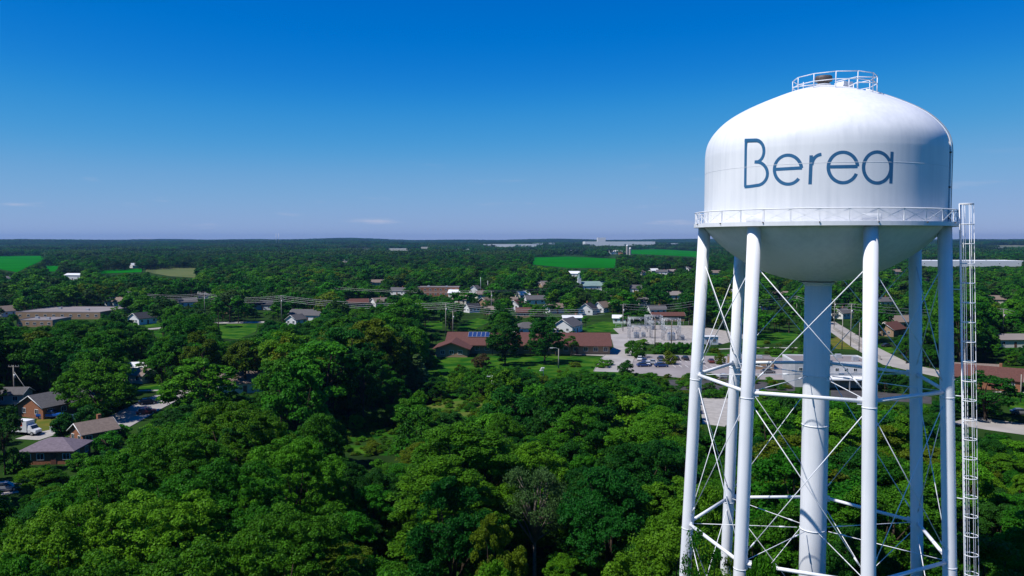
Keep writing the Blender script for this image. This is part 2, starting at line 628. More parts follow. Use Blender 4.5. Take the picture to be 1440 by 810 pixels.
# parking bay lines, each a painted stripe of the lot
def bay_lines():
    me = MB().box((0, 0, 0), (.16, 5.0, .004)).mesh('bay_line', M['line'])
    a, b = G(905, 507), G(1085, 510)
    lot = bpy.data.objects['parking_lot']
    n = 22
    for i in range(n):
        q = a.lerp(b, i / (n - 1))
        o = part('bay_line', me, lot, (q.x, q.y, .014))
    for i in range(n):
        q = a.lerp(b, i / (n - 1))
        o = part('bay_line', me, lot, (q.x, q.y - 11, .014))


bay_lines()

# ------------------------------------------------------------------ the water tower
TX, TY = 20.79, 54.84
LEG_A = [-1.55462 + 2 * math.pi * i / 7 for i in range(7)]
Z0 = HC                                        # heights below are measured from the camera level


def leg_r(z):
    return 7.6 - .04115 * z


def water_tower():
    T = thing('water_tower', 'tall white water tower with seven legs and blue lettering on its tank', 'water tower', (TX, TY, 0))

    def zz(z):
        return z + Z0
    # tank shell: cylinder with a domed roof and a bowl below
    prof = [(.9, -2.75), (1.6, -2.67), (2.6, -2.46), (3.6, -2.12), (4.6, -1.64), (5.5, -1.08), (6.3, -.48), (6.95, 0.14), (7.35, .56), (7.6, 1.0), (7.6, 2.4), (7.6, 4.0), (7.6, 5.4), (7.59, 5.75),
            (7.54, 6.2), (7.41, 6.65), (7.16, 7.1), (6.80, 7.54), (6.3, 8.0), (5.7, 8.40), (5.0, 8.77), (4.2, 9.13), (3.4, 9.45), (2.6, 9.75), (1.8, 10.01), (1.0, 10.2), (.001, 10.3)]
    # smooth the profile
    P = [Vector((r, z, 0)) for r, z in prof]
    fine = []
    for i in range(len(P) - 1):
        p0, p1, p2, p3 = P[max(i - 1, 0)], P[i], P[i + 1], P[min(i + 2, len(P) - 1)]
        for k in range(3):
            t = k / 3
            q = .5 * ((2 * p1) + (p2 - p0) * t + (2 * p0 - 5 * p1 + 4 * p2 - p3) * t * t + (3 * p1 - p0 - 3 * p2 + p3) * t ** 3)
            fine.append((max(q.x, .001), q.y))
    fine.append(prof[-1])
    tank = MB().lathe([(r, zz(z)) for r, z in fine], 128).build('tank', M['white'], T)
    # weld seams: thin proud rings on the shell
    for z, a0, a1 in ((6.40, -2.6, .9), (4.55, -2.6, .9)):
        rr = next((r0 + (r1 - r0) * (z - z0) / (z1 - z0) for (r0, z0), (r1, z1) in zip(prof, prof[1:]) if z0 <= z <= z1 and z > 1), 7.6)
        MB().lathe([(rr - .01, zz(z - .022)), (rr + .007, zz(z - .012)), (rr + .007, zz(z + .012)), (rr - .02, zz(z + .022))], 128).build('weld_seam', M['seam'], tank)
    # lettering: strokes of paint that lie on the curved shell (angle, height)
    ax, ay, s = 1020, 170, 5.538

    def on_tank(zx, zy):
        dx, dy, dz = ray(ax + zx / s, ay + zy / s)
        # ray from the eye to the shell of radius 7.6
        a = dx * dx + dy * dy
        b = -2 * (dx * TX + dy * TY)
        c = TX * TX + TY * TY - 7.6 ** 2
        t = (-b - math.sqrt(b * b - 4 * a * c)) / (2 * a)
        return math.atan2(dy * t - TY, dx * t - TX), dz * t

    def arc(cx, cy, rx, ry, d0, d1, n=26):
        return [(cx + rx * math.cos(math.radians(d0 + (d1 - d0) * k / n)), cy - ry * math.sin(math.radians(d0 + (d1 - d0) * k / n))) for k in range(n + 1)]
    letters = [
        [[(160, 150), (155, 515)], [(150, 151), (243, 149)] + arc(238, 235, 63, 86, 88, -75, 16) + [(228, 320)],
         [(228, 320), (252, 321)] + arc(240, 411, 88, 92, 80, -75, 18) + [(190, 511), (150, 514)]],
        [arc(488, 380, 106, 113, 6, 322, 40), [(384, 378), (598, 366)]],
        [[(669, 268), (660, 495)], [(672, 345)] + arc(757, 340, 82, 80, 172, 96, 12)],
        [arc(916, 363, 114, 119, 4, 336, 40), [(806, 358), (1030, 355)]],
        [arc(1182, 363, 106, 121, 0, 360, 44), [(1298, 240), (1288, 486)]],
    ]
    for k, strokes in enumerate(letters):
        mb = MB()
        for q, st in enumerate(strokes):
            # resample, then sweep a flat ribbon of paint
            pts = []
            for (x0, y0), (x1, y1) in zip(st, st[1:]):
                n = max(1, int(math.hypot(x1 - x0, y1 - y0) / 14))
                pts += [(x0 + (x1 - x0) * i / n, y0 + (y1 - y0) * i / n) for i in range(n)]
            pts.append(st[-1])
            uv = [on_tank(*p) for p in pts]
            uv = [(a * 7.6, z) for a, z in uv]
            hw = .098
            ly, ry = [], []
            for i, p in enumerate(uv):
                a, b = uv[max(i - 1, 0)], uv[min(i + 1, len(uv) - 1)]
                if len(st) > 30 and abs(st[0][0] - st[-1][0]) < 1 and i in (0, len(uv) - 1):
                    a, b = uv[-2], uv[1]
                tx, tz = b[0] - a[0], b[1] - a[1]
                ln = math.hypot(tx, tz) or 1
                nx, nz = -tz / ln * hw, tx / ln * hw
                ly.append((p[0] + nx, p[1] + nz))
                ry.append((p[0] - nx, p[1] - nz))
            R_ = 7.604 + .0015 * q
            n = len(uv)
            v = [(R_ * math.cos(u / 7.6), R_ * math.sin(u / 7.6), zz(z)) for u, z in ly + ry]
            mb.add(v, [(i, i + 1, n + i + 1, n + i) for i in range(n - 1)])
        o = mb.build('letter', M['letter'], tank)
        o['label'] = 'blue painted letter ' + 'Berea'[k]

    # balcony: walkway, fascia, handrail of posts and crossed bars
    bal = MB().lathe([(7.58, zz(1.0)), (8.25, zz(1.0)), (8.25, zz(.90)), (8.22, zz(.90)), (8.22, zz(.93)), (7.58, zz(.93))], 112).build('balcony', M['white'], T)
    MB().lathe([(8.253, zz(.88)), (8.29, zz(.88)), (8.29, zz(1.13)), (8.253, zz(1.13)), (8.253, zz(.88))], 112, smooth=False).build('fascia', M['white'], bal)
    MB().lathe([(8.22 + .035 * math.cos(t), zz(1.885 + .035 * math.sin(t))) for t in [i * math.pi / 4 for i in range(9)]], 112).build('top_rail', M['white'], bal)
    NP = 32
    post = MB().box((0, 0, .42), (.05, .05, .84)).mesh('post', M['white'])
    d = 2 * 8.2 * math.sin(math.pi / NP)
    L = math.hypot(d, .70)
    bar = MB().box((0, 0, 0), (L, .016, .03)).mesh('cross_bar', M['white'])
    for k in range(NP):
        a = 2 * math.pi * k / NP + .03
        part('post', post, bal, (8.21 * math.cos(a), 8.21 * math.sin(a), zz(1.03)), (0, 0, a))
        am = a + math.pi / NP
        for sg in (-1, 1):
            o = part('cross_bar', bar, bal, ((8.17 + .012 * sg) * math.cos(am), (8.17 + .012 * sg) * math.sin(am), zz(1.49)))
            o.rotation_euler = (Matrix.Rotation(am + math.pi / 2, 4, 'Z') @ Matrix.Rotation(sg * math.atan2(.70, d), 4, 'Y')).to_euler()
        if k % 2 == 0:
            MB().box((0, 0, 0), (.09, .06, .07), 0).build('bolt_lug', M['darksteel'], bal, (8.32 * math.cos(a), 8.32 * math.sin(a), zz(1.08))).rotation_euler = (0, 0, a)

    # legs, each a sloping pipe with flange rings, base plate and pier
    for i, a in enumerate(LEG_A):
        ca, sa = math.cos(a), math.sin(a)
        q = lambda z, dr=0.: ((leg_r(z) + dr) * ca, (leg_r(z) + dr) * sa, zz(z))
        lg = MB().tube([q(.86), q(-9.4), q(-20.1), q(-30.6), q(-39.3)], .415, 28).build('leg', M['white'], T)
        for z in (-9.75, -20.45, -30.9):
            MB().tube([q(z - .03), q(z + .03)], .435, 28).build('weld_ring', M['white'], lg)
        MB().box((*q(-39.3)[:2], .70), (1.3, 1.3, .06), a).build('base_plate', M['steel'], lg)
        MB().box((*q(-39.3)[:2], .335), (1.7, 1.7, .67), a).build('pier', M['concrete'], lg)
        # saddle plate where the leg meets the shell
        MB().lathe([(7.60, zz(1.02)), (7.63, zz(1.02)), (7.63, zz(1.55)), (7.60, zz(1.60))], 8, a0=a - .075, a1=a + .075).build('saddle_plate', M['white'], lg)
        a2 = LEG_A[(i + 1) % 7]
        cb, sb = math.cos(a2), math.sin(a2)
        q2 = lambda z: (leg_r(z) * cb, leg_r(z) * sb, zz(z))
        for z in (-9.4, -20.1, -30.6):
            p0, p1 = Vector(q(z)), Vector(q2(z))
            dv = (p1 - p0).normalized()
            st = MB().tube([p0 + dv * .40, p1 - dv * .40], .12, 14).build('strut', M['white'], T)
            for e, sg in ((p0, 1), (p1, -1)):
                c = e + dv * sg * .52
                MB().box((c.x, c.y, c.z), (.30, .05, .46), math.atan2(dv.y, dv.x)).build('gusset', M['white'], st)
        for zt, zb in ((-1.35, -9.15), (-9.75, -19.85), (-20.45, -30.35), (-30.9, -38.9)):
            for pa, pb in ((q(zt), q2(zb)), (q2(zt), q(zb))):
                pa, pb = Vector(pa), Vector(pb)
                dv = (pb - pa).normalized()
                # crossing rods pass each other with a finger's gap
                sh = Vector((ca + cb, sa + sb, 0)).normalized() * (.04 if pa.x == q(zt)[0] else -.04)
                rd = MB().tube([pa + dv * .38 + sh, pb - dv * .38 + sh], .029, 8).build('tie_rod', M['white'], T)
                e = pb - dv * 1.15 + sh
                MB().tube([e - dv * .24, e + dv * .24],   .05, 8).build('turnbuckle', M['white'], rd)
        for z in (-9.4, -20.1):
            pa, pb = Vector(q(z, -.35)), Vector((1.05 * ca, 1.05 * sa, zz(z + .25)))
            rd = MB().tube([pa, pb], .026, 8).build('spoke_rod', M['white'], T)
            e = pa.lerp(pb, .86)
            dv = (pb - pa).normalized()
            MB().tube([e - dv * .2, e + dv * .2], .055, 8).build('turnbuckle', M['white'], rd)
    # riser pipe in the middle
    rs_ = MB().tube([(0, 0, .6), (0, 0, zz(-20)), (0, 0, zz(-9)), (0, 0, zz(-2.77))], .86, 48).build('riser', M['white'], T)
    for z in (-9.15, -19.85, -12.6, -30):
        MB().tube([(0, 0, zz(z - .04)), (0, 0, zz(z + .04))], .885, 48).build('weld_ring', M['white'], rs_)
    MB().lathe([(.87, zz(-3.05)), (1.02, zz(-2.86)), (1.3, zz(-2.79))], 48).build('collar', M['white'], rs_)
    MB().box((0, 0, .3), (3.2, 3.2, .6)).build('pier', M['concrete'], rs_)

    # caged ladder beside the right-hand leg
    a = LEG_A[1] + .005
    rad, tan = Vector((math.cos(a), math.sin(a), 0)), Vector((-math.sin(a), math.cos(a), 0))
    lad = bpy.data.objects.new('ladder', None)
    COL.objects.link(lad)
    lad.parent = T

    def lp(z, dr, dt):
        v = rad * (leg_r(z) + .85 + dr) + tan * dt
        return (v.x, v.y, zz(z))
    zb, zt = -37.0, 2.25
    for dt in (-.23, .23):
        MB().box((0, 0, 0), (.001, .001, .001)) if False else MB().tube([lp(zb, 0, dt), lp(zt, 0, dt)], .034, 6).build('rail', M['white'], lad)
    rung = MB().tube([(-.23, 0, 0), (.23, 0, 0)], .016, 5).mesh('rung', M['white'])
    z = zb + .2
    while z < zt - .1:
        part('rung', rung, lad, lp(z, 0, 0), (0, 0, a + math.pi / 2))
        z += .36
    cr = .40
    ang = [math.radians(t) for t in range(-145, 146, 15)]
    hoop = MB()
    hp = [(cr * .86 + cr * math.cos(t), cr * math.sin(t), 0) for t in ang]
    for (x0, y0, _), (x1, y1, _) in zip([(0, -.23, 0)] + hp, hp + [(0, .23, 0)]):
        pass
    full = [(0, -.23, 0)] + hp + [(0, .23, 0)]
    hoop.tube(full, .028, 5)
    hoop = hoop.mesh('cage_hoop', M['white'])
    z = -35.0
    while z <= zt + .01:
        part('cage_hoop', hoop, lad, lp(z, 0, 0), (0, 0, a))
        z += 1.2
    part('cage_hoop', hoop, lad, lp(zt, 0, 0), (0, 0, a))
    for t in (-110, -60, 0, 60, 110):
        t = math.radians(t)
        o_ = (cr * .86 + cr * math.cos(t), cr * math.sin(t))
        MB().tube([lp(-35.0, *o_), lp(zt, *o_)], .017, 5).build('cage_strap', M['white'], lad)
    for z in (-3, -9.6, -16, -22, -28):
        p0, p1 = lp(z, 0, -.0), lp(z, -.5, 0)
        MB().tube([p0, p1], .03, 6).build('bracket', M['white'], lad)

    # ladder that runs up the shell and over the dome to the roof platform
    a = math.radians(-21.5)
    rad, tan = Vector((math.cos(a), math.sin(a), 0)), Vector((-math.sin(a), math.cos(a), 0))
    rl = bpy.data.objects.new('roof_ladder', None)
    COL.objects.link(rl)
    rl.parent = T
    line = [(7.72, 1.0), (7.72, 3), (7.72, 5.6)] + [(r + .10 * (r / 7.6) + .02, z + .13 * (1 - (r / 7.7) ** 2) + .02) for r, z in fine if z > 5.6 and r > 2.4]
    for dt in (-.2, .2):
        MB().tube([tuple(rad * r + tan * dt + Vector((0, 0, zz(z)))) for r, z in line], .045, 6).build('rail', M['white'], rl)
    rung = MB().tube([(-.2, 0, 0), (.2, 0, 0)], .018, 5).mesh('rung', M['white'])
    for (r0, z0), (r1, z1) in zip(line, line[1:]):
        n = max(1, int(math.hypot(r1 - r0, z1 - z0) / .33))
        for k in range(n):
            v = rad * (r0 + (r1 - r0) * k / n)
            part('rung', rung, rl, (v.x, v.y, zz(z0 + (z1 - z0) * k / n)), (0, 0, a + math.pi / 2))
    for z in (1.4, 3.4, 5.6):
        for dt in (-.25, .25):
            v = rad * 7.58 + tan * dt
            w = rad * 7.76 + tan * dt
            MB().tube([(v.x, v.y, zz(z)), (w.x, w.y, zz(z))], .05, 6).build('bracket', M['darksteel'], rl)
    # safety rail tube beside the ladder
    MB().tube([tuple(rad * (r + .12) + tan * .0 + Vector((0, 0, zz(z + .04)))) for r, z in line], .03, 6).build('fall_arrest_rail', M['steel'], rl)

    # roof handrail, vent and hatch
    hr = bpy.data.objects.new('roof_handrail', None)
    COL.objects.link(hr)
    hr.parent = T
    NS, RR = 12, 2.62
    fx = Vector((TX, TY, 0)).normalized()
    rt = Vector((fx.y, -fx.x, 0))
    oc = rt * .72
    pr = [(oc.x + RR * math.cos(2 * math.pi * (k + .35) / NS), oc.y + RR * math.sin(2 * math.pi * (k + .35) / NS)) for k in range(NS)]
    zb = 9.74

    def dome_z(x, y):
        r = math.hypot(x, y)
        return next(z1 + (z0 - z1) * (r - r1) / (r0 - r1) for (r0, z0), (r1, z1) in zip(prof, prof[1:]) if r1 <= r <= r0 and z0 > 5)
    for k in range(NS):
        (x0, y0), (x1, y1) = pr[k], pr[(k + 1) % NS]
        MB().tube([(x0, y0, zz(dome_z(x0, y0) - .05)), (x0, y0, zz(zb + 1.0))], .03, 6).build('post', M['white'], hr)
        for h in (1.0, .52):
            MB().tube([(x0, y0, zz(zb + h)), (x1, y1, zz(zb + h))], .028, 6).build('rail', M['white'], hr)
    # sloping grab rails up to the vent
    for x0, x1, lo in ((.75, 3.2, 0), (1.6, 3.2, -.35)):
        b0, b1, b2 = rt * x0 - fx * .9, rt * 2.1 - fx * .9, rt * x1 - fx * .75
        MB().tube([(b0.x, b0.y, zz(10.38 + lo)), (b1.x, b1.y, zz(10.62 + lo)), (b2.x, b2.y, zz(10.54 + lo))], .03, 6).build('grab_rail', M['white'], hr)
    for x in (-1.2, 1.6, 2.1):
        b = rt * x - fx * .9
        MB().tube([(b.x, b.y, zz(9.9)), (b.x, b.y, zz(10.5))], .028, 6).build('post', M['white'], hr)
    b0, b1 = rt * -1.85 - fx * .6, rt * -.3 - fx * .6
    MB().tube([(b0.x, b0.y, zz(10.26)), (b1.x, b1.y, zz(10.36))], .028, 6).build('grab_rail', M['white'], hr)
    vx = rt * .05
    vt = MB().lathe([(.001, zz(11.0)), (.50, zz(10.96)), (.55, zz(10.88)), (.55, zz(10.62)), (.46, zz(10.60)), (.38, zz(10.56)), (.38, zz(10.2)), (.50, zz(10.16)), (.50, zz(10.1))], 28, (vx.x, vx.y, 0)).build('roof_vent', M['darksteel'], T)
    MB().lathe([(.47, zz(10.42)), (.47, zz(10.34)), (.39, zz(10.32))], 28, (vx.x, vx.y, 0)).build('flange', M['seam'], vt)
    hx = rt * 1.3 - fx * .2
    MB().box((hx.x, hx.y, zz(10.28)), (.8, .8, .3), .4).build('hatch', M['white'], T)
    KEEP.append((TX, TY, 9.0))
    return T


water_tower()

# ------------------------------------------------------------------ buildings
def _frame_mesh(name, w, h, t, dpt, m):
    mb = MB()
    mb.box((0, 0, h / 2 - t / 2), (w, dpt, t)).box((0, 0, -h / 2 + t / 2), (w, dpt, t))
    mb.box((-w / 2 + t / 2, 0, 0), (t, dpt, h - 2 * t)).box((w / 2 - t / 2, 0, 0), (t, dpt, h - 2 * t)).box((0, 0, 0), (t * .6, dpt * .9, h - 2 * t))
    return mb.mesh(name, m)


WIN = _frame_mesh('window', 1.3, 1.2, .09, .10, M['trim'])
PANE = MB().box((0, 0, 0), (1.12, .03, 1.02)).mesh('pane', M['glass'])
DOOR = MB().box((0, 0, 1.03), (.95, .08, 2.06)).mesh('door', M['door'])
KNOB = MB().box((.34, -.07, 1.0), (.06, .08, .06)).mesh('handle', M['steel'])
GARAGE = MB().box((0, 0, 1.1), (2.7, .08, 2.2)).mesh('garage_door', M['trim'])


def window(parent, x, y, z, rz=0.0, sx=1.0, sz=1.0):
    w = part('window', WIN, parent, (x, y, z), (0, 0, rz), (sx, 1, sz))
    part('pane', PANE, w)
    return w


def building_clear(px, py, w, h, d, y, root_y):
    """Keep nearer trees off what the photograph shows of this building."""
    k = FPX / root_y
    CLEAR.append(([(px - w * .36 * k, py - h * k), (px + w * .36 * k, py - h * k), (px + w * .36 * k, py - h * k * .3), (px - w * .36 * k, py - h * k * .3)], root_y))


def house(px, py, w, d, wh, rh, yaw, wall, roof, label, cat='house', hip=False, chimney=False, nwin=3, clear=True, door=True, garage=False, over=.45, group=None, name='house'):
    base = G(px, py)
    rz = math.radians(yaw)
    back = Vector((-math.sin(rz), math.cos(rz), 0))
    if back.y < 0:
        back = -back
    ext = abs(d / 2 * math.cos(rz)) + abs(w / 2 * math.sin(rz))
    c = base + Vector((0, ext, 0))
    H = thing(name, label, cat, (c.x, c.y, base.z), rz, group)
    mb = MB()
    if hip:
        mb.box((0, 0, wh / 2), (w, d, wh))
    else:
        mb.prism([(-w / 2, -d / 2, 0), (-w / 2, d / 2, 0), (-w / 2, d / 2, wh), (-w / 2, 0, wh + rh), (-w / 2, -d / 2, wh)], (w, 0, 0))
    mb.build('wall', M[wall], H)
    rb = MB()
    t = .16
    if hip:
        e, o = d / 2 * .95, over
        v = [(-w / 2 - o, -d / 2 - o, wh), (w / 2 + o, -d / 2 - o, wh), (w / 2 + o, d / 2 + o, wh), (-w / 2 - o, d / 2 + o, wh), (-w / 2 + e, 0, wh + rh), (w / 2 - e, 0, wh + rh)]
        v2 = [(x, y, z - t) for x, y, z in v[:4]]
        rb.add(v + v2, [(0, 1, 5, 4), (1, 2, 5), (2, 3, 4, 5), (3, 0, 4), (6, 7, 1, 0), (7, 8, 2, 1), (8, 9, 3, 2), (9, 6, 0, 3), (9, 8, 7, 6)])
    else:
        k = rh / (d / 2)
        for s in (-1, 1):
            y0, z0 = s * (d / 2 + over), wh - over * k + .03
            poly = [(-w / 2 - over, 0, wh + rh + .03), (-w / 2 - over, y0, z0), (-w / 2 - over, y0, z0 + t), (-w / 2 - over, 0, wh + rh + t + .03)]
            rb.prism(poly if s < 0 else poly[::-1], (w + 2 * over, 0, 0))
    R = rb.build('roof', M[roof], H)
    if not hip:
        k = rh / (d / 2)
        for sx in (-1, 1):       # barge boards on both gables
            g = MB()
            for s in (-1, 1):
                x = sx * (w / 2 + over + .02)
                p0, p1 = (x, 0, wh + rh + .06), (x, s * (d / 2 + over), wh - over * k + .06)
                g.tube([p0, p1], .10, 4)
            g.build('barge_board', M['trim'], R)
    if chimney:
        MB().box((w * .2, d * .12, wh + rh + .25), (.7, .7, 1.5)).build('chimney', M['brick'], R)
    for i in range(nwin):
        x = -w / 2 + w * (i + .5) / nwin
        if door and i == nwin // 2:
            dr = part('door', DOOR, H, (x, -d / 2 - .03, 0.02))
            part('handle', KNOB, dr)
            continue
        window(H, x, -d / 2 - .03, wh * .58)
    for s in (-1, 1):
        for yy in (-d / 4, d / 4):
            window(H, s * (w / 2 + .03), yy, wh * .58, s * math.pi / 2, .9, .95)
    if garage:
        part('garage_door', GARAGE, H, (w * .3, -d / 2 - .05, 0))
    ww = abs(w * math.cos(rz)) + abs(d * math.sin(rz))
    KEEP.append((c.x, c.y, max(w, d) * .46))
    if clear:
        building_clear(px, py, ww, wh + rh * (1. if not hip else .9), d, py, base.y)
    return H


def flat_building(px, py, w, d, h, yaw, wall, roof, label, cat='building', nwin=6, name='flat_roofed_building', clear=True, rows=1, group=None):
    base = G(px, py)
    rz = math.radians(yaw)
    ext = abs(d / 2 * math.cos(rz)) + abs(w / 2 * math.sin(rz))
    H = thing(name, label, cat, (base.x, base.y + ext, base.z), rz, group)
    MB().box((0, 0, h / 2), (w, d, h)).build('wall', M[wall], H)
    R = MB().box((0, 0, h + .06), (w - .5, d - .5, .12)).build('roof', M[roof], H)
    p = MB()
    for c, s in (((0, -d / 2 + .12, h + .2), (w + .1, .26, .4)), ((0, d / 2 - .12, h + .2), (w + .1, .26, .4)), ((-w / 2 + .12, 0, h + .2), (.26, d - .3, .4)), ((w / 2 - .12, 0, h + .2), (.26, d - .3, .4))):
        p.box(c, s)
    p.build('parapet', M[roof], R)
    for fx, fy in ((-.25, .1), (.2, -.15)):
        MB().box((w * fx, d * fy, h + .55), (1.6, 1.2, .9)).build('roof_unit', M['steel'], R)
    for r in range(rows):
        for i in range(nwin):
            window(H, -w / 2 + w * (i + .5) / nwin, -d / 2 - .03, h * (r + .55) / rows, 0, 1.1, 1.)
    KEEP.append((base.x, base.y + ext, max(w, d) * .55))
    if clear:
        q_ = [pix(base.x + a_ * w * .42, base.y + b_, base.z + h) for a_, b_ in ((-1, 0), (1, 0), (1, d), (-1, d))]
        CLEAR.append((q_, base.y))
        q_ = [pix(base.x + a_ * w * .46, base.y, base.z + h * b_) for a_, b_ in ((-1, .25), (1, .25), (1, 1.1), (-1, 1.1))]
        CLEAR.append((q_, base.y))
    return H


# nearest homes, at the left
house(54, 590, 13.5, 8.4, 2.7, 2.3, 66, 'brick', 'r_grey', 'brick ranch house with grey roof and white gable trim at the far left', chimney=True, nwin=4, clear=False)
house(116, 628, 6.8, 5.6, 2.4, 1.7, 52, 'brick', 'r_tan', 'small brick house with tan roof between the clipped trees and the wood', nwin=3, chimney=True, clear=False)
house(63, 654, 9.0, 7.0, 2.5, 1.6, 4, 'brick', 'r_mauve', 'brick house with low mauve-grey hipped roof below the box truck', hip=True, nwin=4, clear=False)
house(10, 569, 6.5, 5, 2.5, 1.2, 4, 'greysiding', 'r_grey', 'small grey shed beside the wooden pole at the left edge', cat='shed', nwin=2, name='shed', door=False)
house(330, 556, 13, 9, 2.8, 2.2, 24, 'cream', 'r_tan', 'house with pale tan roof half hidden behind the leafy wood', nwin=3)
house(186, 530, 6.5, 5, 2.6, 1.2, 15, 'siding', 'r_white', 'small white outbuilding among dark trees right of the spreading tree', cat='shed', nwin=2, name='shed', door=False)
house(188, 540, 7, 5, 2.4, 1.4, -20, 'cream', 'r_tan', 'low tan-roofed shed in front of the small white outbuilding', cat='shed', nwin=2, name='shed', door=False)
# middle distance, left
H = flat_building(82, 449, 44, 34, 3.4, -2, 'tanbrick', 'r_pale', 'long low building with wide grey-brown flat roof at the left', nwin=10)
flat_building(49, 460, 17, 15, 3.0, -2, 'tanbrick', 'r_pale', 'lower flat-roofed wing in front of the long low building', nwin=5)
house(-2, 446, 8, 8, 3.0, 2.4, 70, 'siding', 'r_tan', 'white house cut off by the left edge of the view', nwin=2)
house(192, 457, 10, 8, 3.0, 2.4, 62, 'siding', 'r_dark', 'white gabled house with dark roof beside a small lawn', nwin=3)
house(226, 452, 8, 6, 2.8, 2., 10, 'greysiding', 'r_dark', 'dark grey house tucked in trees right of the white gabled house', nwin=2, clear=False)
house(428, 452, 16, 9, 3.0, 2.4, -12, 'siding', 'r_grey', 'white house with long grey roof under the power lines', nwin=4, chimney=True)
house(413, 458, 8, 6, 2.8, 2., 66, 'siding', 'r_grey', 'small white gabled wing in front of the long grey roof', nwin=2)
